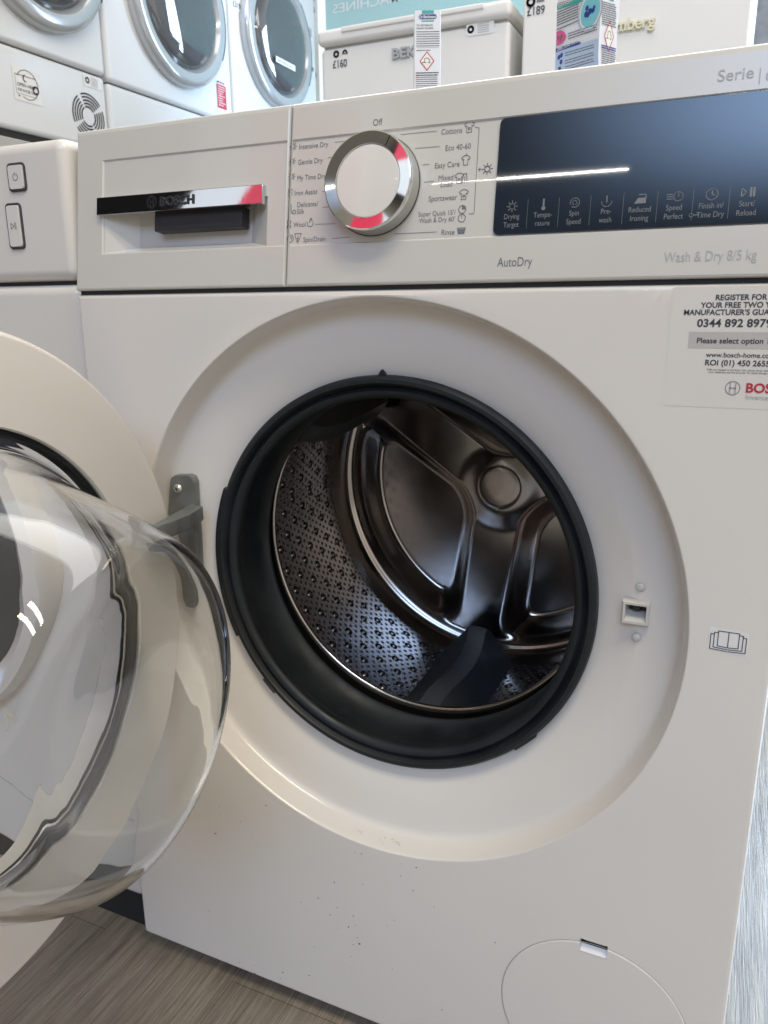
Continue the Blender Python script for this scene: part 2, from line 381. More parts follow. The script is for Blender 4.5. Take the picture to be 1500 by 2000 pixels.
# ---- cabinet: side walls, top, back
b = MB()
b.box((WL + 0.001, 0.022, 0.03), (WL + 0.004, 0.58, 0.80), M['enamel']); b.box((WR - 0.004, 0.022, 0.03), (WR - 0.001, 0.58, 0.80), M['enamel'])
b.box((WL + 0.004, 0.575, 0.03), (WR - 0.004, 0.58, 0.80), M['enamel']); b.box((WL + 0.004, 0.03, 0.03), (WR - 0.004, 0.575, 0.034), M['dark'])
b.build('cabinet', wash)
b = MB(); b.box((WL, 0.028, 0.8), (WR, 0.59, ZT + 0.0005), M['fascia'], 0.004); b.build('top_panel', wash)
for sx in (WL + 0.05, WR - 0.05):
    for sy in (0.06, 0.54):
        b = MB(); b.lathe([(0, FZ), (0.022, FZ), (0.022, FZ + 0.008), (0.008, FZ + 0.01), (0.008, 0.032), (0, 0.032)], (sx, sy, 0), ZA, XA, M['dark_plastic'], 20); b.build('foot', wash)

# ---- front panel with the dished door surround
RD = 0.2462
def rect_pt(a, x0, x1, z0, z1):
    dx, dz = math.cos(a), math.sin(a); t = 1e9
    for v, lo, hi, c in ((dx, x0, x1, DC.x), (dz, z0, z1, DC.z)):
        if v > 1e-9: t = min(t, (hi - c) / v)
        if v < -1e-9: t = min(t, (lo - c) / v)
    return DC.x + dx * t, DC.z + dz * t
angs = [2 * PI * k / 240 for k in range(240)]
for X in (WL, WR):
    for Z in (ZB, 0.7105):
        angs.append(math.atan2(Z - DC.z, X - DC.x) % (2 * PI))
angs = sorted(angs); NA = len(angs)
b = MB(); rows = []
for ins, yy in ((0.0, 0.03), (0.0, 0.004), (0.0012, 0.0012), (0.004, 0.0)):
    rows.append([b.bm.verts.new((p[0], yy, p[1])) for p in (rect_pt(a, WL + ins, WR - ins, ZB + ins, 0.7105 - ins) for a in angs)])
for r, yy in ((RD + 0.0012, 0.0), (RD, 0.0004), (RD - 0.0010, 0.0016), (RD - 0.0016, 0.0034), (RD - 0.0052, 0.0170), (RD - 0.0064, 0.0205), (RD - 0.0088, 0.0230), (RD - 0.0125, 0.0243),
              (RD - 0.020, 0.0252), (0.208, 0.0280), (0.192, 0.0335), (0.178, 0.039), (0.170, 0.042)):
    rows.append([b.bm.verts.new((DC.x + r * math.cos(a), yy, DC.z + r * math.sin(a))) for a in angs])
i = b.mi(M['enamel'])
for A, B in zip(rows, rows[1:]):
    for k in range(NA): b.bm.faces.new([A[k], A[(k + 1) % NA], B[(k + 1) % NA], B[k]]).material_index = i
FS = (0.1845, 0.2065, 0.1738, 0.1868)         # finger slot of the filter cover: x0 x1 z0 z1
LA, LB = atY(1216, 1172, 0.0225), atY(1266, 1224, 0.0225)          # outer corners of the door catch
LO = (LA.x, LB.x, LB.z, LA.z); LS = (LO[0] + 0.0035, LO[1] - 0.0022, LO[2] + 0.0050, LO[3] - 0.0030)
cut_rect(b.bm, *FS, -0.01, 0.01); cut_rect(b.bm, *LS, 0.015, 0.04)
# dirt flecks stuck to the panel
ff = frame((0, -0.0002, 0), XA, (0, -1, 0))
fl = [(418, 1572, 2), (428, 1575, 2), (430, 1592, 2), (520, 1573, 4), (493, 1571, 1), (487, 1588, 1), (537, 1562, 2), (421, 1628, 4), (493, 1635, 2), (420, 1640, 1), (409, 1778, 2), (653, 1723, 3), (706, 1667, 3), (693, 1665, 2),
      (785, 1687, 2), (813, 1694, 3), (783, 1711, 2), (807, 1739, 3), (709, 1727, 2), (622, 1754, 3), (588, 1762, 2), (659, 1772, 2), (645, 1787, 3), (690, 1789, 3), (681, 1810, 4), (694, 1807, 2), (661, 1813, 2), (698, 1831, 2), (702, 1843, 4),
      (690, 1845, 2), (614, 1849, 2), (685, 1868, 2), (687, 1890, 2), (766, 1892, 2), (497, 1885, 2), (498, 1901, 3), (552, 1899, 4), (604, 1905, 4), (468, 1880, 3), (467, 1890, 2), (548, 1911, 2), (602, 1927, 1), (770, 1797, 2), (756, 1808, 2),
      (848, 1771, 2), (447, 1823, 1), (451, 1815, 1), (558, 1603, 1), (502, 1650, 1), (829, 545 + 0, 3), (524, 1694, 1), (690, 1771, 1), (657, 1760, 1), (710, 1716, 1), (1465, 1170, 1), (967, 1841, 2), (863, 1972, 2), (540, 1824, 1), (583, 1685, 1), (452, 1672, 1), (470, 1605, 2)]
for (u, v, s_) in fl:
    if v < 560: continue
    c = atY(u, v, 0); n = random.randint(5, 7); a0 = random.random() * 6; el = random.uniform(0.5, 1.0)
    b.poly2(ff, [(c.x + s_ * 0.00030 * math.cos(a0 + 2 * PI * k / n) * random.uniform(0.6, 1.2), c.z + s_ * 0.00030 * el * math.sin(a0 + 2 * PI * k / n) * random.uniform(0.6, 1.2)) for k in range(n)], M['mark'])
for (u, v, wa, wr) in ((757, 1641, 0.030, 0.30), (772, 1631, 0.018, 0.10), (703, 1613, 0.014, 0.12)):
    q = atY(u, v, 0.010); a0 = math.atan2(q.z - DC.z, q.x - DC.x)
    for j in range(9):
        aj = a0 + random.uniform(-wa, wa); tj = 0.5 + random.uniform(-wr, wr); sz = random.uniform(0.3, 1.0); n = 7; pts = []
        for k in range(n):
            aa = aj + 0.0075 * sz * math.cos(2 * PI * k / n) * random.uniform(0.5, 1.2); tt = tj + 0.06 * sz * math.sin(2 * PI * k / n) * random.uniform(0.5, 1.2)
            r = RD - 0.0016 - 0.0036 * tt - 0.00025; pts.append((DC.x + r * math.cos(aa), 0.0034 + 0.0136 * tt, DC.z + r * math.sin(aa)))
        b.face(pts, M['scuff'])
panel = b.build('front_panel', wash, 28, recalc=False)

# ---- filter cover
fc = Vector((0.1978, 0, 0.1053)); fr_ = 0.0786
b = MB()
ring = []
NF = 96
for r, yy in ((fr_ + 0.0007, -0.0002), (fr_ + 0.0002, 0.0012), (fr_ - 0.0002, 0.0012)): ring.append([b.bm.verts.new((fc.x + r * math.cos(2 * PI * k / NF), yy - 0.0003, fc.z + r * math.sin(2 * PI * k / NF))) for k in range(NF)])
for A, B in zip(ring[:1], ring[1:2]):
    pass
b.bm.free(); b = MB()
def zclip(r, k):
    return (fc.x + r * math.cos(2 * PI * k / NF), fc.z + r * math.sin(2 * PI * k / NF))
rows = []
for r, yy in ((fr_, -0.0001), (fr_ - 0.0001, -0.0006), (fr_ - 0.0006, -0.0009), (fr_ - 0.0012, -0.0010)):
    rows.append([b.bm.verts.new((*[zclip(r, k)[0]], yy, zclip(r, k)[1])) for k in range(NF)])
i = b.mi(M['enamel'])
for A, B in zip(rows, rows[1:]):
    for k in range(NF): b.bm.faces.new([A[k], A[(k + 1) % NF], B[(k + 1) % NF], B[k]]).material_index = i
b.bm.faces.new(rows[-1]).material_index = i
cut_rect(b.bm, *FS, -0.01, 0.01)
cover = b.build('filter_cover', wash, 40, recalc=False)
b = MB(); b.lathe([(fr_ + 0.0001, -0.00025), (fr_ + 0.0007, -0.00025)], fc, (0, 1, 0), XA, M['trim_grey'], 96); b.build('cover_seam', cover)
b = MB(); x0, x1, z0, z1 = FS
P = lambda x_, y_, z_: (x_, y_, z_)
b.face([P(x0, 0, z0), P(x1, 0, z0), P(x1, 0.004, z0 + 0.005), P(x0, 0.004, z0 + 0.005)], M['enamel'])          # sloping lower lip
b.face([P(x0, -.0008, z0), P(x0, -.0008, z1), P(x0, 0.012, z1), P(x0, 0.012, z0)], M['trim_grey']); b.face([P(x1, -.0008, z0), P(x1, -.0008, z1), P(x1, 0.012, z1), P(x1, 0.012, z0)], M['enamel'])
b.face([P(x0, -.0008, z1), P(x1, -.0008, z1), P(x1, 0.012, z1), P(x0, 0.012, z1)], M['trim_grey']); b.face([P(x0, 0.012, z0), P(x1, 0.012, z0), P(x1, 0.012, z1), P(x0, 0.012, z1)], M['dark'])
b.face([P(x0, 0.004, z0 + 0.005), P(x1, 0.004, z0 + 0.005), P(x1, 0.012, z0 + 0.0055), P(x0, 0.012, z0 + 0.0055)], M['dark'])
b.build('finger_slot', cover, recalc=False)
b = MB(); b.box((x0 + 0.0026, 0.0050, z0 + 0.0068), (x1 - 0.0022, 0.0066, z1 - 0.0030), M['enamel'], 0.0007); b.build('locking_tab', cover)

# ---- door catch in the dish floor
b = MB()
o_ = LO; x0, x1, z0, z1 = LS; yf, yb = 0.0215, 0.0275
def loop(r4, yy): return [Vector((r4[0], yy, r4[2])), Vector((r4[1], yy, r4[2])), Vector((r4[1], yy, r4[3])), Vector((r4[0], yy, r4[3]))]
rings = [loop(o_, yb), loop((o_[0], o_[1], o_[2], o_[3]), yf + 0.001), loop((o_[0] + 0.0008, o_[1] - 0.0008, o_[2] + 0.0008, o_[3] - 0.0008), yf), loop((LO[0] + 0.0024, LO[1] - 0.0022, LO[2] + 0.0026, LO[3] - 0.0026), yf), loop((LO[0] + 0.0040, LO[1] - 0.0026, LO[2] + 0.0080, LO[3] - 0.0030), 0.034)]
for A, B in zip(rings, rings[1:]):
    for k in range(4): b.face([A[k], A[(k + 1) % 4], B[(k + 1) % 4], B[k]], M['fascia'])
b.face(rings[-1], M['fascia'])
catch = b.build('door_catch', wash, 20)
b = MB(); b.box((LO[0] + 0.0043, 0.0318, LO[2] + 0.0088), (LO[1] - 0.0030, 0.0334, LO[3] - 0.0045), M['dark']); b.box((LO[0] + 0.0072, 0.0296, LO[2] + 0.0082), (LO[0] + 0.0125, 0.0332, LO[3] - 0.0040), M['dark_plastic'], 0.0006); b.build('catch_opening', catch)
for uv in ((1251, 1147), (1243, 1245)):
    b = MB(); c = atY(*uv, 0.0268); b.lathe([(0.0031, 0.0006), (0.0031, -0.0002), (0.0027, -0.0005), (0.0018, -0.0009), (0, -0.0011)], c, (0, 1, 0), XA, M['fascia'], 24)
    b.lathe([(0.0031, -0.0001), (0.0036, -0.0001)], c, (0, 1, 0), XA, M['trim_grey'], 24); b.build('blanking_plug', wash)

# ---- grey hinge bolted to the dish
b = MB()
def hp(u, v, Y=0.018): q = atY(u, v, Y); return Vector((q.x, Y, q.z))
poly = [hp(u, v) for u, v in ((327, 1003), (331, 945), (333, 934), (341, 928), (366, 928), (374, 932), (378, 943), (381, 1000), (385, 1050), (387, 1100), (391, 1150), (389, 1172), (368, 1172), (362, 1150), (357, 1110), (352, 1062), (346, 1040), (335, 1025))]
b.prism(poly, Vector((0, 0.009, 0)), M['cast_metal'], 0.0012)
hinge = b.build('hinge', wash)
sc_ = hp(348, 954, 0.018); b = MB()
b.lathe([(0.0048, 0.0004), (0.0048, -0.0006), (0.0042, -0.0016), (0.003, -0.0026), (0.0014, -0.0031), (0, -0.0032)], sc_, (0, 1, 0), XA, M['screw'], 28)
for a in (20, 110):
    d = Vector((math.cos(R(a)), 0, math.sin(R(a)))); n_ = Vector((-d.z, 0, d.x)) * 0.0004
    b.prism([sc_ + d * 0.002 + n_ + Vector((0, -0.0033, 0)), sc_ - d * 0.002 + n_ + Vector((0, -0.0033, 0)), sc_ - d * 0.002 - n_ + Vector((0, -0.0033, 0)), sc_ + d * 0.002 - n_ + Vector((0, -0.0033, 0))], Vector((0, 0.001, 0)), M['dark_plastic'])
b.build('screw', hinge)

# ---- gasket
GC = Vector((-0.0042, 0.008, 0.4640))
b = MB()
b.lathe([(0.172, 0.040), (0.1785, 0.034), (0.1800, 0.028), (0.1792, 0.0225), (0.1768, 0.0205), (0.1738, 0.0206), (0.1722, 0.0228), (0.1714, 0.0268), (0.1700, 0.0280), (0.1686, 0.0262), (0.1672, 0.0240), (0.1640, 0.0246), (0.1614, 0.0275), (0.1604, 0.032),
         (0.1640, 0.040), (0.1700, 0.050), (0.1745, 0.062), (0.1755, 0.074), (0.1735, 0.084), (0.1690, 0.0905), (0.1665, 0.092), (0.1665, 0.0945), (0.1700, 0.097), (0.1740, 0.100), (0.1745, 0.108), (0.172, 0.112)],
        GC, (0, 1, 0), XA, M['rubber'], 160)
def gang(u, v): q = atY(u, v, 0.035); return math.atan2(-(q.z - GC.z), q.x - GC.x)      # lathe angle runs towards -z
def gseg(a0, a1, dr):
    b.lathe([(0.176, 0.034), (0.1800 + dr, 0.033), (0.1803 + dr, 0.027), (0.1790 + dr, 0.0225), (0.1760, 0.0204)], GC, (0, 1, 0), XA, M['rubber'], 24, a0, a1)
a_ = [gang(430, 945), gang(450, 1245)]
a_ = [x_ % (2 * PI) for x_ in a_]; gseg(min(a_), max(a_), 0.0032)
a_ = [gang(509, 1330) % (2 * PI), gang(533, 1357) % (2 * PI)]; gseg(min(a_), max(a_), 0.0028)
a_ = [gang(1005, 1455) % (2 * PI), gang(1040, 1432) % (2 * PI)]; gseg(min(a_), max(a_), 0.0016)
tp = atY(745, 731, 0.032); b.prism([Vector((tp.x - 0.005, 0.0325, tp.z - 0.003)), Vector((tp.x + 0.005, 0.0325, tp.z - 0.003)), Vector((tp.x + 0.0015, 0.0325, tp.z + 0.0025)), Vector((tp.x, 0.0325, tp.z + 0.0042)), Vector((tp.x - 0.0015, 0.0325, tp.z + 0.0025))], Vector((0, 0.004, 0)), M['rubber'], 0.0006)
b.build('door_gasket', wash, 40)

# ---- drum
KC = Vector((-0.001, 0, 0.4735)); RDR = 0.228; YF, YBK = 0.112, 0.385
DRUMM = drum_material(KC.x, KC.z + 0.012)
b = MB(); b.lathe([(RDR, YF + 0.012), (RDR, YF + 0.1), (RDR, YBK - 0.02)], KC, (0, 1, 0), XA, DRUMM, 200)
drum = b.build('drum', wash)
b = MB(); b.lathe([(RDR + 0.001, YF + 0.016), (0.222, YF + 0.004), (0.205, YF + 0.001), (0.178, YF - 0.004), (0.1690, YF - 0.0065), (0.1662, YF - 0.0062), (0.1650, YF - 0.0040), (0.1658, YF - 0.0018), (0.169, YF - 0.001)], KC, (0, 1, 0), XA, M['steel'], 200)
b.build('drum_lip', drum, 60)
# back plate with three pressed wedge-shaped fields between the arms
b = MB(); NR, NT = 84, 300
arms = [R(146), R(262), R(24)]
def sstep(a, b_, x_):
    t = min(1, max(0, (x_ - a) / (b_ - a))); return t * t * (3 - 2 * t)
def smin(a, b_, k_):
    h = max(k_ - abs(a - b_), 0) / k_; return min(a, b_) - h * h * k_ * 0.25
def depth(r, th):
    px, pz = r * math.cos(th), r * math.sin(th); s_ = 0.193 - r
    for a in arms:
        dd = math.atan2(math.sin(th - a), math.cos(th - a))
        ds = abs(-px * math.sin(a) + pz * math.cos(a)) if abs(dd) < PI / 2 else r
        s_ = smin(s_, ds - 0.043, 0.03)
    w_ = sstep(-0.016, 0.010, s_)
    h = 0.034 * w_
    h -= 0.006 * (1 - sstep(0.026, 0.060, r)) * (1 - w_)                # hub
    h -= 0.006 * sstep(0.206, 0.214, r)
    if r > 0.214: h -= 0.026 * ((r - 0.214) / 0.014) ** 2
    return h
rows = []
for ri in range(NR + 1):
    r = RDR * (ri / NR) if ri < NR else RDR
    if ri == 0: rows.append([b.bm.verts.new((KC.x, YBK - 0.005 + depth(0, 0), KC.z))]); continue
    rows.append([b.bm.verts.new((KC.x + r * math.cos(2 * PI * k / NT), YBK - 0.003 + depth(r, 2 * PI * k / NT), KC.z + r * math.sin(2 * PI * k / NT))) for k in range(NT)])
i = b.mi(M['steel'])
for A, B in zip(rows, rows[1:]):
    for k in range(NT):
        k2 = (k + 1) % NT
        f = b.bm.faces.new([A[0], B[k], B[k2]] if len(A) == 1 else [A[k], B[k], B[k2], A[k2]]); f.material_index = i
back = b.build('drum_back', drum, 80)
b = MB(); hc = Vector((KC.x - 0.002, YBK - 0.016, KC.z + 0.002)); b.lathe([(0.0285, 0.012), (0.0285, 0.0052), (0.0270, 0.0040), (0.022, 0.0034), (0.012, 0.0031), (0, 0.0030)], hc, (0, 1, 0), XA, M['steel'], 64); b.build('hub_cap', back, 50)
# lifter ribs
def lifter(ang):
    er = Vector((math.cos(ang), 0, math.sin(ang))); et = Vector((-math.sin(ang), 0, math.cos(ang)))
    b = MB(); rows = []
    n = 16
    for k in range(n + 1):
        t = k / n; yy = YF + 0.010 + t * (YBK - YF - 0.040)
        hgt = 0.052 * min(1.0, 0.55 + 2.2 * t) * (1.0 if t < 0.94 else 1.0 - (t - 0.94) * 2.2)
        bend = 0.016 * math.sin(PI * min(1, t * 1.1)); bw = 0.052
        prof = [(-bw, -0.003), (-bw * 0.42 + bend, hgt * 0.74), (-0.012 + bend, hgt * 0.985), (0.0 + bend, hgt), (0.010 + bend, hgt * 0.97), (bw * 0.80, hgt * 0.16), (bw, -0.003)]
        rows.append([b.bm.verts.new(KC + er * (RDR - h) + et * q + Vector((0, yy, 0))) for q, h in prof])
    i = b.mi(M['lifter'])
    for A, B in zip(rows, rows[1:]):
        for k in range(len(A) - 1): b.bm.faces.new([A[k], A[k + 1], B[k + 1], B[k]]).material_index = i
    b.bm.faces.new(rows[0]).material_index = i; b.bm.faces.new(rows[-1]).material_index = i
    b.build('lifter', drum, 24)
M['lifter'] = mat('grey_lifter_plastic', (0.06, 0.064, 0.066), 0.45, var=0.05, vscale=30, bump=0.25, bscale=260)
for a in (R(266), R(26), R(146)): lifter(a)

# ---- fascia
XD = -0.0782                                   # drawer / panel split
xi0, zi0, zi1 = -0.2690, 0.7448, 0.8242        # shallow inset field
b = MB()
def fq(b, pts, m, flip=False): return b.face([fas(*p) for p in pts], m, flip)
def edge_frame(b, x0, x1, z0, z1, m, thick=-0.02, bev=0.0018, left=True, right=True):
    """rim of a fascia panel: side walls and a small rounded edge; returns the inner rectangle"""
    L = [(0.0, thick), (0.0, -bev), (bev * 0.3, -bev * 0.3), (bev, 0.0)]
    rings = []
    for ins, d in L: rings.append([(x0 + ins, z0 + ins, d), (x1 - ins, z0 + ins, d), (x1 - ins, z1 - ins * 2.2, d), (x0 + ins, z1 - ins * 2.2, d)])
    for A, B in zip(rings, rings[1:]):
        for k in range(4): fq(b, [A[k], A[(k + 1) % 4], B[(k + 1) % 4], B[k]], m)
    return (x0 + bev, x1 - bev, z0 + bev, z1 - bev * 2.2)
def inset_field(b, outer, field, m, dep=-0.0012, ch=0.0012):
    """flat face round a rectangular field whose rim steps down; returns the floor rectangle"""
    X0, X1, Z0, Z1 = outer; x0, x1, z0, z1 = field
    O = [(X0, Z0, 0), (X1, Z0, 0), (X1, Z1, 0), (X0, Z1, 0)]; I = [(x0, z0, 0), (x1, z0, 0), (x1, z1, 0), (x0, z1, 0)]
    cl = ch if x0 > X0 + 1e-4 else 0; cr = ch if x1 < X1 - 1e-4 else 0
    F_ = [(x0 + cl, z0 + ch, dep), (x1 - cr, z0 + ch, dep), (x1 - cr, z1 - ch, dep), (x0 + cl, z1 - ch, dep)]
    for A, B in ((O, I), (I, F_)):
        for k in range(4): fq(b, [A[k], A[(k + 1) % 4], B[(k + 1) % 4], B[k]], m)
    return F_
PL = M['fascia']
# drawer front
R0 = edge_frame(b, WL, XD - 0.0006, ZS + 0.0008, ZT + 0.0025, PL)
F_ = inset_field(b, R0, (xi0, R0[1], zi0, zi1), PL)
fx0, fx1, fz0, fz1 = F_[0][0], F_[1][0], F_[0][1], F_[2][1]
px0, px1, pz0, pz1 = -0.2665, -0.0975, 0.7462, 0.7840           # scoop under the grip
I = [(px0, pz0, -0.0012), (px1, pz0, -0.0012), (px1, pz1, -0.0012), (px0, pz1, -0.0012)]
for k in range(4): fq(b, [F_[k], F_[(k + 1) % 4], I[(k + 1) % 4], I[k]], PL)
Q = [(-0.2400, 0.7530, -0.016), (-0.1215, 0.7530, -0.016), (-0.1215, pz1, -0.016), (-0.2400, pz1, -0.016)]
for k in range(4): fq(b, [I[k], I[(k + 1) % 4], Q[(k + 1) % 4], Q[k]], PL)
fq(b, Q, PL)
drawer = b.build('detergent_drawer', wash, 24)
b = MB(); fm = Matrix.Identity(4)
fm.col[0][:3] = (1, 0, 0); fm.col[1][:3] = FU; fm.col[2][:3] = FN; fm.col[3][:3] = Vector((0, 0, ZS))
SL = math.sqrt(1 + K * K)
def S_(z_): return (z_ - ZS) * SL
b.box((-0.2712, S_(0.7772), -0.001), (-0.0992, S_(0.7920), 0.0045), M['black_chrome'], 0.0007, 2, fm)
grip = b.build('drawer_handle', drawer)
b = MB(); b.box((-0.2135, S_(0.7628), -0.0150), (-0.1235, S_(0.7790), -0.0035), M['dark_plastic'], 0.001, 2, fm); b.build('grip_recess', drawer)
hf = (fas(0, ZS, 0.0045), XA, FU, FN)
b = MB(); cx_, cy_ = -0.2095, S_(0.7847)
b.circ(hf, (cx_, cy_), 0.0050, 0.0007, M['dark_plastic'], lift=0.0003); b.circ(hf, (cx_, cy_), 0.0040, 0.0004, M['dark_plastic'], lift=0.0003)
b.stroke(hf, [(cx_ - 0.0015, cy_ - 0.0034), (cx_ - 0.0015, cy_ + 0.0034)], 0.0008, M['dark_plastic'], lift=0.0003); b.stroke(hf, [(cx_ + 0.0015, cy_ - 0.0034), (cx_ + 0.0015, cy_ + 0.0034)], 0.0008, M['dark_plastic'], lift=0.0003)
b.stroke(hf, [(cx_ - 0.0015, cy_), (cx_ + 0.0015, cy_)], 0.0008, M['dark_plastic'], lift=0.0003)
b.text(hf, 'BOSCH', (-0.2010, S_(0.7847) - 0.0038), 0.0105, M['dark_plastic'], bold=0.012, lift=0.0006, depth=0.0005, sx=1.05)
b.build('raised_lettering', grip, 20)
# main fascia
b = MB()
R1 = edge_frame(b, XD + 0.0006, WR, ZS + 0.0008, ZT + 0.0025, PL)
F1 = inset_field(b, R1, (R1[0], R1[1] - 0.004, zi0, zi1), PL)
fq(b, F1, PL)
fascia = b.build('control_panel', wash, 24)
b = MB(); b.box((WL + 0.002, 0.004, 0.7085), (WR - 0.002, 0.03, 0.7150), M['dark']); b.box((XD - 0.002, S_(ZS + 0.001), -0.012), (XD + 0.002, S_(ZT), -0.0065), M['dark'], mtx=fm); b.build('shadow_gap', wash)
# display
pf = (fas(0, ZS, -0.0012), XA, FU, FN)
b = MB(); pts = rr2(0.0905, S_(0.7462), 0.2865, S_(0.8231), 0.004)
b.prism([fas(0, ZS, -0.0012) + XA * p[0] + FU * p[1] for p in pts], FN * 0.0016, M['display'], 0.0003)
disp = b.build('display', fascia)
df = (fas(0, ZS, 0.0004), XA, FU, FN)
def fxy(u, v, d=-0.0012):
    q = atF(u, v, d); return (q.x, (q - fas(0, ZS, d)).dot(FU))
b = MB(); TI = M['ink_key']; L_ = 0.0003
keys = [(998, 'Drying', 'Target', 441, 455), (1059, 'Tempe-', 'rature', 438, 451), (1120, 'Spin', 'Speed', 434, 447), (1182, 'Pre-', 'wash', 431, 444), (1248, 'Reduced', 'Ironing', 425, 441), (1315, 'Speed', 'Perfect', 421, 437), (1387, 'Finish in/', 'Time Dry', 418, 434), (1457, 'Start/', 'Reload', 415, 430)]
kx = []
for u, a, c, v1, v2 in keys:
    x1, y1 = fxy(u, v1, 0.0004); x2, y2 = fxy(u, v2, 0.0004); kx.append(x1)
    yy1 = S_(0.7562); yy2 = S_(0.7508)
    b.text(df, a, (x1, yy1), 0.0050, TI, 'CENTER', lift=L_, sx=0.82); b.text(df, c, (x1, yy2), 0.0050, TI, 'CENTER', lift=L_, sx=0.82)
for a, c in zip(kx, kx[1:]): b.stroke(df, [((a + c) / 2, S_(0.7495)), ((a + c) / 2, S_(0.7685))], 0.0002, TI, lift=L_)
iy = S_(0.7645)
def sun(b, fr, c, r, m, lift=L_):
    b.circ(fr, c, r * 0.5, r * 0.17, m, 18, lift=lift)
    for k in range(8):
        a = k * PI / 4; b.stroke(fr, [(c[0] + r * 0.72 * math.cos(a), c[1] + r * 0.72 * math.sin(a)), (c[0] + r * math.cos(a), c[1] + r * math.sin(a))], r * 0.17, m, lift=lift)
sun(b, df, (kx[0], iy), 0.0036, TI)
b.stroke(df, [(kx[1], iy - 0.0015), (kx[1], iy + 0.0034)], 0.0012, TI, lift=L_); b.disc(df, (kx[1], iy - 0.0024), 0.0014, TI, lift=L_)
b.circ(df, (kx[2], iy), 0.0030, 0.0006, TI, lift=L_, a0=-2.2, a1=3.4); b.circ(df, (kx[2], iy), 0.0014, 0.0006, TI, 16, lift=L_, a0=-1, a1=4.2)
b.circ(df, (kx[3], iy - 0.0006), 0.0032, 0.0006, TI, 16, PI, 2 * PI, L_); b.stroke(df, [(kx[3], iy - 0.001), (kx[3], iy + 0.003)], 0.0007, TI, lift=L_)
b.poly2(df, [(kx[4] - 0.004, iy - 0.003), (kx[4] + 0.0034, iy - 0.003), (kx[4] + 0.0034, iy + 0.0005), (kx[4] - 0.0015, iy + 0.0005)], TI, L_); b.stroke(df, [(kx[4] - 0.001, iy + 0.0026), (kx[4] + 0.0030, iy + 0.0026), (kx[4] + 0.0034, iy)], 0.0006, TI, lift=L_)
b.circ(df, (kx[5] + 0.002, iy), 0.0028, 0.0006, TI, lift=L_); b.stroke(df, [(kx[5] + 0.002, iy + 0.0018), (kx[5] + 0.002, iy)], 0.0005, TI, lift=L_)
for q in (-0.0014, 0, 0.0014): b.stroke(df, [(kx[5] - 0.0048, iy + q), (kx[5] - 0.0016, iy + q)], 0.0005, TI, lift=L_)
b.circ(df, (kx[6], iy), 0.0034, 0.0006, TI, lift=L_); b.stroke(df, [(kx[6], iy + 0.0022), (kx[6], iy), (kx[6] + 0.0014, iy - 0.0006)], 0.0006, TI, lift=L_)
b.circ(df, ((kx[5] + kx[6]) / 2 - 0.0002, S_(0.7508) + 0.0018), 0.0012, 0.0004, TI, 14, lift=L_); b.stroke(df, [((kx[5] + kx[6]) / 2 + 0.001, S_(0.7508) + 0.0018), ((kx[5] + kx[6]) / 2 + 0.0038, S_(0.7508) + 0.0018)], 0.0005, TI, lift=L_)
b.stroke(df, [(kx[7] - 0.0036, iy - 0.0026), (kx[7] - 0.0036, iy + 0.0026), (kx[7] - 0.0008, iy)], 0.0006, TI, True, L_)
for q in (0.001, 0.0028): b.poly2(df, [(kx[7] + q, iy - 0.0028), (kx[7] + q + 0.0013, iy - 0.0028), (kx[7] + q + 0.0013, iy + 0.0028), (kx[7] + q, iy + 0.0028)], TI, L_)
b.build('key_lettering', disp, recalc=False)
# printed words on the fascia
b = MB(); IN = M['ink']; L_ = 0.00025
ft = (fas(0, ZS, 0), XA, FU, FN)
def ptxt(u, v, s_, size, align='LEFT', fr=pf, d=-0.0012, bold=0.0, m=None, sx=0.88):
    q = fxy(u, v, d); b.text(fr, s_, q, size, m or IN, align, bold, L_, sx)
TS = 0.0054; kx_mid = -0.003
for s_, u, v in (('Intensive Dry', 584, 292), ('Gentle Dry', 582, 322), ('My Time Dry', 580, 353), ('Iron Assist', 575, 382), ('Wool', 573, 444), ('Spin/Drain', 592, 473)): ptxt(u, v, s_, TS)
ptxt(580, 405, 'Delicates/', TS); ptxt(580, 418, 'Silk', TS)
for s_, u, v in (('Cottons', 903, 259), ('Eco 40-60', 920, 290), ('Easy Care', 898, 325), ('Mixed', 886, 351), ('Load', 884, 364), ('Sportswear', 893, 390), ('Rinse', 888, 458)): ptxt(u, v, s_, TS, 'RIGHT')
ptxt(890, 419, 'Super Quick 15\u2019/', 0.0048, 'RIGHT'); ptxt(889, 432, 'Wash & Dry 60\u2019', 0.0048, 'RIGHT')
for v, u in ((286, 573), (315, 571), (345, 570)): sun(b, pf, fxy(u, v), 0.0031, IN)
q = fxy(567, 376)
for k in range(3): b.stroke(pf, [(q[0] - 0.0022, q[1] + 0.002 - k * 0.0018), (q[0], q[1] + 0.0008 - k * 0.0018), (q[0] + 0.0022, q[1] + 0.002 - k * 0.0018)], 0.00045, IN, lift=L_)
b.stroke(pf, [(q[0] - 0.0022, q[1] + 0.002), (q[0], q[1] + 0.0032), (q[0] + 0.0022, q[1] + 0.002)], 0.00045, IN, lift=L_)
q = fxy(569, 410); b.stroke(pf, [(q[0] - 0.002, q[1] - 0.003), (q[0] - 0.002, q[1] + 0.004)], 0.0005, IN, lift=L_); b.stroke(pf, [(q[0], q[1] + 0.004), (q[0], q[1] - 0.001), (q[0] + 0.001, q[1] - 0.003)], 0.0005, IN, lift=L_); b.circ(pf, (q[0] + 0.0028, q[1] - 0.0018), 0.0014, 0.0005, IN, 12, lift=L_)
q = fxy(565, 438)
for k in (-1, 1): b.circ(pf, (q[0], q[1] + k * 0.0018), 0.0014, 0.0009, IN, 14, lift=L_)
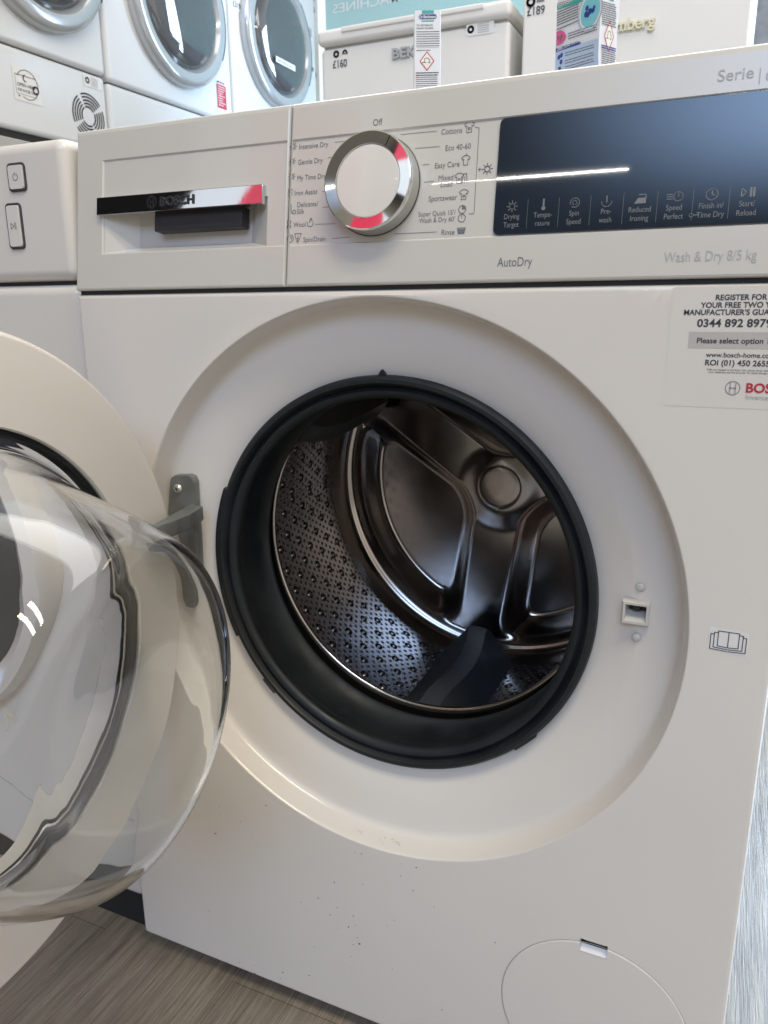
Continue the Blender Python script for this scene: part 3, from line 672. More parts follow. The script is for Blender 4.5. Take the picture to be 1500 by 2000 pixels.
q = fxy(606, 434); b.circ(pf, (q[0], q[1] - 0.0008), 0.0026, 0.0005, IN, 16, PI * 0.9, PI * 2.1, L_); b.stroke(pf, [(q[0] - 0.0006, q[1]), (q[0] + 0.0006, q[1] + 0.003), (q[0] + 0.0018, q[1] + 0.001)], 0.0007, IN, lift=L_)
q = fxy(567, 466); b.circ(pf, q, 0.0028, 0.0005, IN, 20, -2, 3.6, L_); b.circ(pf, q, 0.0013, 0.0005, IN, 14, -0.5, 4.4, L_)
q = fxy(582, 464); b.stroke(pf, [(q[0] - 0.003, q[1] + 0.003), (q[0] + 0.003, q[1] + 0.003), (q[0] + 0.0016, q[1] - 0.001), (q[0] - 0.0016, q[1] - 0.001)], 0.0005, IN, True, L_); b.stroke(pf, [(q[0], q[1] + 0.001), (q[0], q[1] - 0.0036)], 0.0006, IN, lift=L_); b.stroke(pf, [(q[0] - 0.0014, q[1] - 0.0022), (q[0], q[1] - 0.0038), (q[0] + 0.0014, q[1] - 0.0022)], 0.0005, IN, lift=L_)
def shirt(u, v, s_=0.0034, star=False):
    q = fxy(u, v); P_ = [(-0.35, 1), (-1, 0.55), (-0.8, 0.1), (-0.5, 0.25), (-0.5, -1), (0.5, -1), (0.5, 0.25), (0.8, 0.1), (1, 0.55), (0.35, 1)]
    b.stroke(pf, [(q[0] + s_ * a, q[1] + s_ * c) for a, c in P_], 0.00048, IN, True, L_)
    if star: b.circ(pf, (q[0], q[1] - s_ * 0.3), s_ * 0.22, 0.0005, IN, 10, lift=L_)
shirt(917, 248, 0.0036, True); shirt(910, 313, 0.0032); shirt(897, 348, 0.0034, True); shirt(906, 380, 0.0034, True)
q = fxy(908, 348); b.stroke(pf, [(q[0] - 0.0018, q[1] - 0.003), (q[0] - 0.0012, q[1] + 0.003), (q[0] + 0.0012, q[1] + 0.003), (q[0] + 0.0018, q[1] - 0.003)], 0.0005, IN, lift=L_); b.stroke(pf, [(q[0], q[1] - 0.003), (q[0], q[1] + 0.001)], 0.0005, IN, lift=L_)
q = fxy(910, 304); b.stroke(pf, [(q[0], q[1]), (q[0] + 0.0008, q[1] + 0.0014)], 0.0005, IN, lift=L_)
for u, v in ((903, 409), (902, 426)):
    q = fxy(u, v); b.circ(pf, q, 0.0027, 0.0005, IN, 20, lift=L_); b.stroke(pf, [(q[0], q[1] + 0.0018), q], 0.0005, IN, lift=L_)
q = fxy(903, 409); b.poly2(pf, [q, (q[0] + 0.0024, q[1]), (q[0] + 0.0017, q[1] + 0.0017), (q[0], q[1] + 0.0024)], IN, L_)
q = fxy(901, 451); b.stroke(pf, [(q[0] - 0.003, q[1] + 0.002), (q[0] + 0.003, q[1] + 0.002), (q[0] + 0.0022, q[1] - 0.0018), (q[0] - 0.0022, q[1] - 0.0018)], 0.0005, IN, True, L_); b.poly2(pf, [(q[0] - 0.0026, q[1] + 0.0012), (q[0] + 0.0026, q[1] + 0.0012), (q[0] + 0.0022, q[1] - 0.0018), (q[0] - 0.0022, q[1] - 0.0018)], IN, L_)
for a, c in (((654, 278), (682, 275)), ((641, 308), (655, 307)), ((630, 374), (638, 374)), ((631, 405), (642, 404)), ((616, 438), (655, 437)), ((649, 466), (684, 463)), ((782, 263), (853, 256)), ((812, 290), (859, 286)), ((826, 322), (838, 321)), ((829, 356), (848, 354)), ((771, 457), (853, 453))):
    b.stroke(pf, [fxy(*a), fxy(*c)], 0.00035, IN, lift=L_)
b.stroke(pf, [fxy(928, 248), fxy(936, 250), fxy(926, 417), fxy(916, 418)], 0.0004, IN, lift=L_)
q = fxy(937, 331); b.stroke(pf, [(q[0] - 0.0012, q[1]), (q[0] + 0.0012, q[1])], 0.0005, IN, lift=L_); b.stroke(pf, [(q[0], q[1] - 0.0012), (q[0], q[1] + 0.0012)], 0.0005, IN, lift=L_)
sun(b, pf, fxy(952, 330), 0.0038, IN)
b2 = MB()                                                                   # words right of the dial apart from those left of it
for f in list(b.bm.faces):
    if f.calc_center_median().x > kx_mid: b2.face([v.co.copy() for v in f.verts], b.mats[f.material_index])
bmesh.ops.delete(b.bm, geom=[f for f in b.bm.faces if f.calc_center_median().x > kx_mid], context='FACES')
b.build('program_lettering', fascia, recalc=False); b2.build('program_lettering', fascia, recalc=False)
b = MB(); ptxt(728, 246, 'Off', 0.0066, fr=ft, d=0); b.build('dial_lettering', fascia, recalc=False); b = MB()
ptxt(971, 521, 'AutoDry', 0.0090, fr=ft, d=0, sx=0.76)
b.build('feature_lettering', fascia, recalc=False); b = MB()
ptxt(1296, 512, 'Wash & Dry 8/5 kg', 0.0090, fr=ft, d=0, m=M['ink_pale'], sx=0.77)
b.build('capacity_lettering', fascia, recalc=False); b = MB()
ptxt(1400, 160, 'Serie', 0.0098, fr=ft, d=0, sx=1.05, m=M['ink_pale'])
q = fxy(1483, 160, 0); b.stroke(ft, [(q[0], q[1] - 0.001), (q[0], q[1] + 0.008)], 0.0006, M['ink_pale'], lift=L_); ptxt(1494, 158, '6', 0.0098, fr=ft, d=0, m=M['ink_pale'])
b.build('series_lettering', fascia, recalc=False)
# program dial
kc = fas(-0.0030, 0.7850, -0.0012); ax = FN
b = MB(); b.lathe([(0.0356, 0.0), (0.0356, 0.0025), (0.0352, 0.004), (0.0348, 0.0125)], kc, ax, XA, M['satin'], 120)
dial = b.build('program_dial', fascia, 40)
b = MB(); b.lathe([(0.0362, 0.0012), (0.0355, 0.0018)], kc, ax, XA, M['dark_plastic'], 96)
b.lathe([(0.0346, 0.0110), (0.0352, 0.0125), (0.0352, 0.0150), (0.0347, 0.0161), (0.0340, 0.0164), (0.0262, 0.0153), (0.0258, 0.0140)], kc, ax, XA, M['chrome'], 160)
b.build('chrome_ring', dial, 25)
b = MB(); b.lathe([(0.0258, 0.0138), (0.0254, 0.0146), (0.0246, 0.0149), (0.0, 0.0152)], kc, ax, XA, M['enamel'], 96); b.build('dial_cap', dial, 40)
a_ = R(60); t1 = Vector((math.cos(a_), 0, 0)) + FU * math.sin(a_); t2 = FN.cross(t1)
b = MB(); b.prism([kc + t1 * 0.0262 + t2 * 0.0004 + FN * 0.0155, kc + t1 * 0.0342 + t2 * 0.0004 + FN * 0.0166, kc + t1 * 0.0342 - t2 * 0.0004 + FN * 0.0166, kc + t1 * 0.0262 - t2 * 0.0004 + FN * 0.0155], FN * -0.0010, M['dark']); b.build('dial_marker', dial)

# ---- stickers on the front panel
sf = frame((0, -0.00014, 0), XA, (0, -1, 0))
b = MB(); b.rrect(sf, 0.2135, 0.6325, 0.2975, 0.7090, 0.002, M['sticker']); st = b.build('warranty_sticker', wash, recalc=False)
b = MB(); D_ = M['ink_dark']; L_ = 0.0002
cxs = 0.2665
for s_, v, u, sz in (('REGISTER FOR', 586, 1397, 0.0047), ('YOUR FREE TWO YEAR', 601, 1369, 0.0047), ('MANUFACTURER\u2019S GUARANTEE', 615, 1335, 0.0047), ('0344 892 8979', 638, 1361, 0.0068)):
    q = atY(u, v, 0); b.text(sf, s_, (q.x, q.z), sz, D_, bold=0.022, lift=L_, sx=0.98 if sz < 0.006 else 1.06)
a = atY(1346, 648, 0); c = atY(1344, 680, 0); b.poly2(sf, [(a.x, c.z), (0.2972, c.z), (0.2972, a.z), (a.x, a.z)], M['sticker_band'], L_ * 0.5)
for s_, v, u, sz, bo in (('Please select option 1', 670, 1360, 0.0049, 0.02), ('www.bosch-home.co.uk', 697, 1379, 0.0043, 0.012), ('ROI (01) 450 2655', 713, 1376, 0.0050, 0.02), ('Calls are charged at the basic rate, please check with', 723, 1380, 0.0017, 0), ('your telephone service provider for exact charges', 728, 1384, 0.0017, 0)):
    q = atY(u, v, 0); b.text(sf, s_, (q.x, q.z), sz, D_, bold=bo, lift=L_, sx=1.0)
q = atY(1431, 758, 0); c_ = (q.x, q.z); b.circ(sf, c_, 0.0043, 0.0005, M['ink_pale'], lift=L_)
for k in (-1, 1): b.stroke(sf, [(c_[0] + k * 0.0016, c_[1] - 0.003), (c_[0] + k * 0.0016, c_[1] + 0.003)], 0.0009, M['ink_pale'], lift=L_)
b.stroke(sf, [(c_[0] - 0.0016, c_[1]), (c_[0] + 0.0016, c_[1])], 0.0009, M['ink_pale'], lift=L_)
q = atY(1455, 766, 0); b.text(sf, 'BOSCH', (q.x, q.z), 0.0083, M['ink_red'], bold=0.03, lift=L_); q = atY(1455, 780, 0); b.text(sf, 'Invented for life', (q.x, q.z), 0.0045, M['ink_pale'], lift=L_)
b.build('sticker_lettering', st, recalc=False)
b = MB(); b.poly2(sf, [(0.2570, 0.4625), (0.2825, 0.4618), (0.2825, 0.4790), (0.2570, 0.4798)], M['paper']); st = b.build('manual_sticker', wash, recalc=False)
b = MB(); s0 = (0.2697, 0.4705)
for k, (hw, top, bot) in enumerate(((0.0067, 0.0070, -0.0042), (0.0092, 0.0056, -0.0056), (0.0114, 0.0042, -0.0070))):
    for sg in (-1, 1):
        xo = s0[0] + sg * hw; xin = s0[0] + (sg * (hw - 0.0022) if k else 0)
        b.stroke(sf, [(xin, s0[1] + top), (xo, s0[1] + top), (xo, s0[1] + bot), (s0[0] + sg * 0.0004, s0[1] + bot - 0.0005)], 0.0006, D_, lift=L_)
b.stroke(sf, [(s0[0], s0[1] + 0.0066), (s0[0], s0[1] - 0.0046)], 0.0006, D_, lift=L_)
b.build('manual_symbol', st, recalc=False)

# ---- door, swung wide open
PH = R(85.05); DU = Vector((math.cos(PH), -math.sin(PH), 0)); DN = Vector((math.sin(PH), math.cos(PH), 0))
OC = Vector((-0.1891, -0.2345, 0.4552))
b = MB()
b.lathe([(0.1735, -0.012), (0.1729, -0.002), (0.1740, 0.0), (0.2335, 0.0), (0.2352, -0.0006), (0.2362, -0.0022), (0.2370, -0.0034), (0.2380, -0.0040), (0.2386, -0.0060), (0.2384, -0.026), (0.2360, -0.036), (0.2280, -0.041), (0.178, -0.042), (0.1735, -0.038)], OC, DN, DU, M['enamel'], 200, close=True)
door = b.build('door', wash, 30)
b = MB(); b.lathe([(0.1736, -0.005), (0.1715, -0.003), (0.1690, -0.0035), (0.1675, -0.0060), (0.1675, -0.017), (0.1736, -0.017)], OC, DN, DU, M['rubber'], 160, close=True); b.build('glass_seal', door, 40)
outp = [(0.1690, -0.010), (0.1620, -0.006), (0.1565, 0.004), (0.1490, 0.018), (0.1428, 0.035), (0.1370, 0.054), (0.1312, 0.074), (0.1252, 0.094), (0.1192, 0.111), (0.1128, 0.1245), (0.1045, 0.1335), (0.0940, 0.1378), (0.080, 0.1378), (0.060, 0.1345), (0.030, 0.1308), (0.0, 0.1296)]
TH = 0.0042
def bezier(pts, n=4):
    r = []
    for k in range(len(pts) - 1):
        p0 = pts[max(k - 1, 0)]; p1 = pts[k]; p2 = pts[k + 1]; p3 = pts[min(k + 2, len(pts) - 1)]
        for j in range(n):
            t = j / n; r.append(tuple(0.5 * (2 * p1[q] + (p2[q] - p0[q]) * t + (2 * p0[q] - 5 * p1[q] + 4 * p2[q] - p3[q]) * t * t + (3 * p1[q] - p0[q] - 3 * p2[q] + p3[q]) * t ** 3) for q in (0, 1)))
    return r + [pts[-1]]
op = [(max(r, 0.0), h) for r, h in bezier(outp, 8)]
ip = []                                         # inner wall: the same curve moved in by the glass thickness
for k in range(len(op) - 1, 9, -1):
    p0, p2 = op[max(k - 3, 0)], op[min(k + 3, len(op) - 1)]
    tr, th_ = p2[0] - p0[0], p2[1] - p0[1]; ln = math.hypot(tr, th_)
    ip.append((max(op[k][0] - abs(th_) / ln * TH, 0.0), op[k][1] - abs(tr) / ln * TH * (1 if tr < 0 else -1) * (1 if th_ >= 0 or tr < 0 else 1)))
ip[0] = (0.0, op[-1][1] - TH)
ip = [ip[0]] + [q for q in ip[1:] if q[0] > 0.0005]
ip += bezier([ip[-1], (0.1580, -0.0095), (0.1625, -0.0130), (0.1690, -0.0142)], 6)[1:]
b = MB(); b.lathe(op + ip, OC, DN, DU, M['glass'], 360, close=True); b.build('glass_bowl', door, 75, wn=False)
b = MB(); q0 = atX(4, 1437, -0.228); tf = frame(q0, -DU * 1.0, DN)
b.text(frame(OC, DU * -1, DN), 'N', ((q0 - OC).dot(-DU) + 0.004, q0.z - OC.z - 0.0), 0.028, M['ink_white'], lift=-0.036, sx=0.8, bold=0.02); b.build('door_lettering', door, recalc=False)
# hinge arm, fixed to the door ring
b = MB(); zt_, zl_ = 0.5190, 0.5045
b.prism([Vector((-0.2035, 0.019, 0)) + Vector((0, 0, zl_)), Vector((-0.1880, 0.019, zl_)), Vector((-0.1800, -0.012, zl_)), Vector((-0.1790, -0.030, zl_)), Vector((-0.1815, -0.052, zl_)), Vector((-0.1885, -0.052, zl_))], Vector((0, 0, zt_ - zl_)), M['cast_metal'], 0.002)
b.build('hinge_arm', door, 30)

# ================================================================= neighbour machine on the left
nb = thing('washing_machine', 'white washing machine with two dark framed buttons at its panel corner, beside the open door', 'washing machine', (-0.608, 0.3, FZ))
nx0, nx1, nyf = -0.908, -0.308, 0.012
b = MB(); b.box((nx0, nyf + 0.002, 0.036), (nx1, 0.6, 0.7215), M['enamel'], 0.011, 5); body = b.build('cabinet', nb)
b = MB(); b.box((nx0, nyf, 0.7235), (nx1, 0.6, 0.8465), M['enamel'], 0.011, 5); pan = b.build('control_panel', nb)
b = MB(); b.box((nx0 + 0.004, nyf + 0.008, 0.7205), (nx1 - 0.004, 0.59, 0.7245), M['dark']); b.build('shadow_gap', nb)
b = MB(); b.box((nx0 + 0.01, nyf + 0.012, FZ), (nx1 - 0.01, 0.58, 0.038), M['dark']); b.build('plinth', nb)
nf = frame((0, nyf, 0), XA, (0, -1, 0))
def pbtn(u0, v0, u1, v1, kind):
    a = atY(u0, v0, nyf); c = atY(u1, v1, nyf)
    b = MB(); b.prism([Vector((p[0], nyf, p[1])) for p in rr2(a.x, c.z, c.x, a.z, 0.004)], Vector((0, -0.0016, 0)), M['ink_dark'], 0.0005)
    o = b.build('button', pan)
    b = MB(); b.prism([Vector((p[0], nyf - 0.0010, p[1])) for p in rr2(a.x + 0.0014, c.z + 0.0014, c.x - 0.0014, a.z - 0.0014, 0.0032)], Vector((0, -0.0011, 0)), M['chrome'], 0.0004)
    b.prism([Vector((p[0], nyf - 0.0015, p[1])) for p in rr2(a.x + 0.0022, c.z + 0.0022, c.x - 0.0022, a.z - 0.0022, 0.0026)], Vector((0, -0.0012, 0)), M['enamel'], 0.0003)
    b.build('button_cap', o)
    b = MB(); cx, cz = (a.x + c.x) / 2, (a.z + c.z) / 2; f2 = frame((0, nyf - 0.0029, 0), XA, (0, -1, 0))
    if kind == 'power': b.circ(f2, (cx, cz), 0.0030, 0.0005, M['ink_dark'], 24, R(115), R(425)); b.stroke(f2, [(cx, cz + 0.0008), (cx, cz + 0.0042)], 0.0005, M['ink_dark'])
    else:
        b.stroke(f2, [(cx - 0.0034, cz - 0.0026), (cx - 0.0034, cz + 0.0026), (cx + 0.0004, cz)], 0.0005, M['ink_dark'], True)
        for k in (0.0016, 0.003): b.stroke(f2, [(cx + k, cz - 0.0028), (cx + k, cz + 0.0028)], 0.0005, M['ink_dark'])
    b.build('button_symbol', o, recalc=False)
pbtn(14, 320, 55, 373, 'power'); pbtn(11, 398, 52, 486, 'play')
dc_ = Vector((-0.600, nyf + 0.002, 0.455)); b = MB()
b.lathe([(0.226, 0.0), (0.226, -0.018), (0.220, -0.028), (0.205, -0.032), (0.190, -0.022)], dc_, (0, 1, 0), XA, M['enamel'], 120); nd = b.build('door', nb, 40)
b = MB(); b.lathe([(0.191, -0.023), (0.15, -0.028), (0.0, -0.034)], dc_, (0, 1, 0), XA, M['dark_glass'], 96); b.build('door_glass', nd, 60)
q = atY(70, 1545, nyf); b = MB(); b.box((nx0 + 0.01, nyf + 0.0012, q.z - 0.0012), (nx1 - 0.011, nyf + 0.004, q.z + 0.0), M['trim_grey']); b.build('kick_seam', nb)

# ================================================================= row of dryers on a rack along the left
XW = -1.42
rack = thing('display_rack', 'pale metal rack carrying the row of raised dryers', 'rack', (-1.72, 1.58, FZ))
b = MB(); b.box((-2.05, 0.55, 1.06), (XW + 0.02, 2.62, 1.10), M['trim_grey'], 0.003); b.build('rack_top', rack)
for yy in (0.6, 1.58, 2.57):
    for xx in (-2.0, XW - 0.03):
        b = MB(); b.box((xx - 0.02, yy - 0.02, FZ), (xx + 0.02, yy + 0.02, 1.06), M['trim_grey']); b.build('rack_post', rack)
def dryer(y0, label, zsplit, ring, slope=0.0, glass='far_glass', group=None):
    t = thing('tumble_dryer', label, 'tumble dryer', (XW - 0.3, y0 + 0.298, 1.10), group)
    b = MB(); b.box((XW - 0.58, y0, 1.125), (XW, y0 + 0.596, zsplit - 0.0015), M['far_white'], 0.012, 4); b.build('kick_panel', t)
    b = MB(); b.box((XW - 0.58, y0, zsplit + 0.0015), (XW + 0.006, y0 + 0.596, 1.955), M['far_white'], 0.012, 4); b.build('cabinet', t)
    b = MB(); b.box((XW - 0.57, y0 + 0.012, 1.10), (XW - 0.012, y0 + 0.584, 1.95), M['dark']); b.build('inner_frame', t)
    yc, zc, r = ring; c = Vector((XW + 0.006, y0 + yc, zc)); X_ = Vector((1, 0, 0)); Y_ = Vector((0, 1, 0))
    b = MB(); b.lathe([(r, -0.002), (r, 0.020), (r - 0.006, 0.030), (r - 0.018, 0.036), (r - 0.040, 0.034), (r - 0.054, 0.018), (r - 0.060, 0.004)], c, X_, Y_, M['rim_grey'], 120); d = b.build('door', t, 40)
    b = MB(); b.lathe([(r - 0.050, 0.018)] + [((r - 0.056) * math.cos(PI / 2 * q / 14), 0.024 + 0.040 * math.sin(PI / 2 * q / 14)) for q in range(15)], c, X_, Y_, M[glass], 96); b.build('door_glass', d, 60)
    b = MB(); b.lathe([(r - 0.030, 0.0350), (r - 0.004, 0.031), (r + 0.0015, 0.014), (r - 0.010, 0.0310)], c, X_, Y_, M['dark_plastic'], 30, R(-28), R(48)); b.build('door_handle', d, 40)
    return t
Ff = lambda lift=0.0008: frame((XW + lift, 0, 0), (0, 1, 0), (1, 0, 0))
d1 = dryer(0.702, 'raised tumble dryer with round slotted vent and a water tank sticker', 1.3165, (0.385, 1.585, 0.215))
d2 = dryer(1.306, 'raised tumble dryer with red and white notice at its lower edge, between two other dryers', 1.3085, (0.318, 1.585, 0.222))
d3 = dryer(1.912, 'raised tumble dryer with white tag in its dark door, nearest the window strip', 1.25, (0.285, 1.640, 0.226))
# vent and stickers of the first
b = MB(); f_ = Ff(0.0012); vc = (1.222, 1.203)
for k, r in enumerate((0.024, 0.032, 0.040, 0.048, 0.056)):
    for j in range(4): b.circ(f_, vc, r, 0.0038, M['ink_dark'], 12, R(30 + 90 * j + 8), R(30 + 90 * j + 82))
b.build('vent', d1, recalc=False)
b = MB(); b.poly2(f_, [(0.980, 1.196), (1.062, 1.196), (1.062, 1.272), (0.980, 1.272)], M['paper'])
c_ = (1.022, 1.235); b.circ(f_, c_, 0.033, 0.0016, M['ink_dark'], 40, R(-120), R(150), lift=0.0006); b.stroke(f_, [(0.987, 1.254), (1.048, 1.254)], 0.0014, M['ink_dark'], lift=0.0006); b.stroke(f_, [(0.987, 1.254), (0.987, 1.211), (1.048, 1.211)], 0.001, M['ink'], lift=0.0006)
b.text(f_, 'OPEN HERE', (0.991, 1.229), 0.0105, M['ink_dark'], lift=0.0006, bold=0.01); b.text(f_, 'FOR WATER TANK', (0.991, 1.217), 0.0095, M['ink_dark'], lift=0.0006, bold=0.01, sx=0.72); b.circ(f_, (1.047, 1.228), 0.008, 0.004, M['ink'], 16, lift=0.0006); b.circ(f_, (1.018, 1.249), 0.007, 0.003, M['ink_pale'], 10, R(90), R(280), 0.0007); b.poly2(f_, [(0.991, 1.205), (0.996, 1.204), (0.996, 1.207), (0.991, 1.208)], M['ink_dark'], 0.0006)
b.build('tank_sticker', d1, recalc=False)
b = MB(); b.poly2(f_, [(1.215, 1.279), (1.281, 1.279), (1.281, 1.3075), (1.215, 1.3075)], M['paper']); b.circ(f_, (1.229, 1.294), 0.006, 0.004, M['ink'], 14, lift=0.0006)
for k in range(7): b.stroke(f_, [(1.242, 1.303 - k * 0.0033), (1.266, 1.303 - k * 0.0033)], 0.0011, M['ink_pale'], lift=0.0006)
b.build('rating_sticker', d1, recalc=False)
b = MB(); f2 = Ff(0.0072); b.poly2(f2, [(1.812, 1.335), (1.866, 1.335), (1.866, 1.432), (1.812, 1.432)], M['paper']); b.poly2(f2, [(1.813, 1.345), (1.864, 1.345), (1.864, 1.418), (1.813, 1.418)], M['ink_red'], 0.0006); b.text(f2, 'IMPORTANT', (1.815, 1.421), 0.0098, M['ink_dark'], bold=0.02, lift=0.0008, sx=0.8)
for k in range(9): b.stroke(f2, [(1.819, 1.411 - k * 0.007), (1.819 + random.uniform(0.022, 0.04), 1.411 - k * 0.007)], 0.0018, M['paper'], lift=0.001)
b.build('notice_sticker', d2, recalc=False)
b = MB(); b.poly2(f2, [(1.925, 1.672), (1.992, 1.672), (1.992, 1.76), (1.925, 1.76)], M['paper']); b.text(f2, '\u00a3319', (1.932, 1.680), 0.026, M['ink_dark'], lift=0.0008, bold=0.01, sx=0.85); b.build('price_label', d3, recalc=False)
fg = Ff(0.066); b = MB(); b.poly2(fg, [(2.10, 1.545), (2.235, 1.545), (2.235, 1.565), (2.10, 1.565)], M['paper']); b.text(fg, 'SUPER CAPACITY  8kg', (2.11, 1.551), 0.010, M['ink'], lift=0.0008); b.build('door_tag', d3, recalc=False)
b = MB(); b.poly2(f2, [(2.455, 1.73), (2.475, 1.73), (2.475, 1.76), (2.455, 1.76)], M['ink_pale']); b.build('panel_sticker', d3, recalc=False)
b = MB()
for (yy, zz, hh, ww, mm_) in ((2.45, 1.64, 0.04, 0.016, 'ink_pale'), (2.47, 1.61, 0.014, 0.012, 'ink'), (2.432, 1.62, 0.022, 0.006, 'ink_red')): b.poly2(f2, [(yy, zz), (yy + ww, zz), (yy + ww, zz + hh), (yy, zz + hh)], M[mm_])
b.build('feature_sticker', d3, recalc=False)

# ================================================================= freezer and fridge on a platform behind
YP = 1.45
plat = MB(); plat.box((-0.95, YP - 0.08, FZ), (0.60, YP + 0.62, 0.54), M['trim_grey'], 0.004); tag(plat.build('display_platform', org=(-0.2, YP + 0.3, 0)), 'low grey platform that raises the chest freezer and fridge behind the washing machines', 'platform')
fzx0, fzx1 = atY(626, 100, YP).x, atY(996, 60, YP).x; lidz = atY(626, 95, YP).z; topz = atY(626, 62, YP).z
fz = thing('chest_freezer', 'white chest freezer priced £160 under a flat carton', 'freezer', ((fzx0 + fzx1) / 2, YP + 0.27, 0.54))
b = MB(); b.box((fzx0, YP, 0.56), (fzx1, YP + 0.52, lidz - 0.002), M['cream_white'], 0.012, 4); b.build('cabinet', fz)
b = MB(); b.box((fzx0 - 0.003, YP - 0.014, lidz + 0.002), (fzx1 + 0.004, YP + 0.53, topz), M['cream_white'], 0.012, 4); b.box((fzx0 + 0.07, YP - 0.018, topz - 0.016), (fzx1 - 0.06, YP, topz - 0.002), M['cream_white'], 0.004); b.build('lid', fz)
b = MB(); b.box((fzx0 + 0.01, YP + 0.006, lidz - 0.004), (fzx1 - 0.01, YP + 0.5, lidz + 0.004), M['trim_grey']); b.build('lid_seal', fz)
for xx in (fzx0 + 0.05, fzx1 - 0.05):
    for yy in (YP + 0.05, YP + 0.47):
        b = MB(); b.lathe([(0, 0), (0.02, 0), (0.02, 0.025), (0, 0.025)], (xx, yy, 0.54), ZA, XA, M['dark_plastic'], 16); b.build('foot', fz)
pf_ = frame((0, YP - 0.0012, 0), XA, (0, -1, 0))
def pt(u, v): q = atY(u, v, YP); return (q.x, q.z)
b = MB(); q = pt(650, 134); b.text(pf_, '\u00a3160', q, 0.0255, M['ink_dark'], bold=0.012, sx=0.82); q = pt(657, 106); b.circ(pf_, q, 0.006, 0.005, M['ink'], 16); q = pt(674, 103); b.circ(pf_, q, 0.005, 0.004, M['brown'], 16, 0, PI); b.stroke(pf_, [(q[0] - 0.007, q[1] - 0.002), (q[0] + 0.007, q[1] - 0.002)], 0.003, M['brown']); b.stroke(pf_, [pt(651, 120), pt(680, 116)], 0.0008, M['ink_pale']); b.build('price_label', fz, recalc=False)
b = MB(); q = pt(766, 116); b.text(pf_, 'BEKO', q, 0.032, M['ink_pale'], bold=0.03, depth=0.003, lift=0.002, sx=1.2); b.build('badge', fz)
b = MB(); q = pt(920, 58); b.rrect(pf_, q[0] - 0.012, q[1] - 0.014, q[0] + 0.058, q[1] + 0.014, 0.006, M['paper'], 0.0002); b.circ(pf_, q, 0.006, 0.005, M['ink'], 16, lift=0.0008)
for k in range(5): b.stroke(pf_, [(q[0] + 0.018, q[1] + 0.009 - k * 0.0045), (q[0] + 0.045, q[1] + 0.009 - k * 0.0045)], 0.0014, M['ink_pale'], lift=0.0008)
b.build('rating_sticker', fz, recalc=False)
cb = MB(); q0 = atY(732, 30, YP + 0.1); q1 = atY(905, 20, YP + 0.1); cb.box((q0.x, YP + 0.1, topz + 0.001), (q1.x + 0.1, YP + 0.42, topz + 0.034), M['cardboard'], 0.003)
cf = frame((0, YP + 0.0995, 0), XA, (0, -1, 0))
for k in range(7): cb.poly2(cf, [(q1.x - 0.06 + k * 0.012, topz + 0.012), (q1.x - 0.054 + k * 0.012, topz + 0.012), (q1.x - 0.054 + k * 0.012, topz + 0.032), (q1.x - 0.06 + k * 0.012, topz + 0.032)], M['brown'])
tag(cb.build('carton', org=((q0.x + q1.x) / 2, YP + 0.26, topz)), 'flat brown cardboard carton with barcode lying on the chest freezer lid', 'carton')
# fridge
gx0, gx1 = atY(1019, 100, YP).x, atY(1463, 60, YP).x
gf = thing('fridge', 'tall white fridge with raised cream brand lettering, priced £189', 'fridge', ((gx0 + gx1) / 2, YP + 0.28, 0.54))
b = MB(); b.box((gx0, YP + 0.05, 0.55), (gx1, YP + 0.58, 1.96), M['cream_white'], 0.006); b.build('cabinet', gf)
b = MB(); b.box((gx0, YP, 0.60), (gx1, YP + 0.045, 1.96), M['cream_white'], 0.007, 4); gd = b.build('door', gf)
b = MB(); q = pt(1029, 32); b.text(pf_, '\u00a3189', q, 0.0255, M['ink_dark'], bold=0.012, sx=0.82); q = pt(1037, 4); b.circ(pf_, q, 0.008, 0.006, M['ink'], 16); b.stroke(pf_, [pt(1050, 2), pt(1062, 0)], 0.006, M['ink']); b.stroke(pf_, [pt(1030, 16), pt(1066, 12)], 0.0008, M['ink_pale']); b.build('price_label', gd, recalc=False)
b = MB(); q = pt(1279, 52); M['badge'] = mat('cream_badge', (0.75, 0.70, 0.50), 0.35); b.text(pf_, 'Blomberg', q, 0.0335, M['badge'], 'RIGHT', bold=0.02, depth=0.003, lift=0.003, sx=0.98); b.stroke(pf_, [pt(1160, 68), pt(1243, 57)], 0.003, M['badge'], lift=0.003); b.build('badge', gd)

# ================================================================= cartons standing on the washer
def carton(corner, az, wx, wy, h, label):
    """corner: nearest upright edge; az: direction of face A; second face at right angles"""
    da = Vector((math.cos(az), math.sin(az), 0)); db = Vector((da.y, -da.x, 0))
    return da, db
# narrow one, end panel towards the viewer
ZW = ZT + 0.001
c1 = atY(835, 100, 0.30); vd = (c1 - CAM); vd.z = 0; vd.normalize(); xr = Vector((-vd.y, vd.x, 0)) * -1
xr = (Matrix.Rotation(R(1.5), 3, 'Z') @ xr).normalized(); nrm = Vector((-xr.y, xr.x, 0))
if nrm.dot(vd) > 0: nrm = -nrm
wd = (atY(861, 100, 0.30) - atY(810, 100, 0.30)).length * 0.93; h1 = atY(835, 20, 0.30).z - ZW
t = thing('detergent_carton', 'slim white carton with blue oval brand mark and hazard diamond, before the freezer', 'carton', (c1.x, c1.y, ZW), 'cartons on the washing machine')
b = MB(); mt = Matrix.Identity(4); mt.col[0][:3] = xr; mt.col[1][:3] = -nrm; mt.col[2][:3] = ZA; mt.col[3][:3] = (c1.x, c1.y, ZW)
b.box((-wd / 2, 0, 0), (wd / 2, 0.095, h1), M['card'], 0.0006, 2, mt); b.build('box', t)
f_ = (Vector((c1.x, c1.y, ZW)) + nrm * 0.0003, xr, ZA, nrm)
b = MB(); W_ = wd; H_ = h1; ppx = W_ / 50.0         # one photo pixel on this face
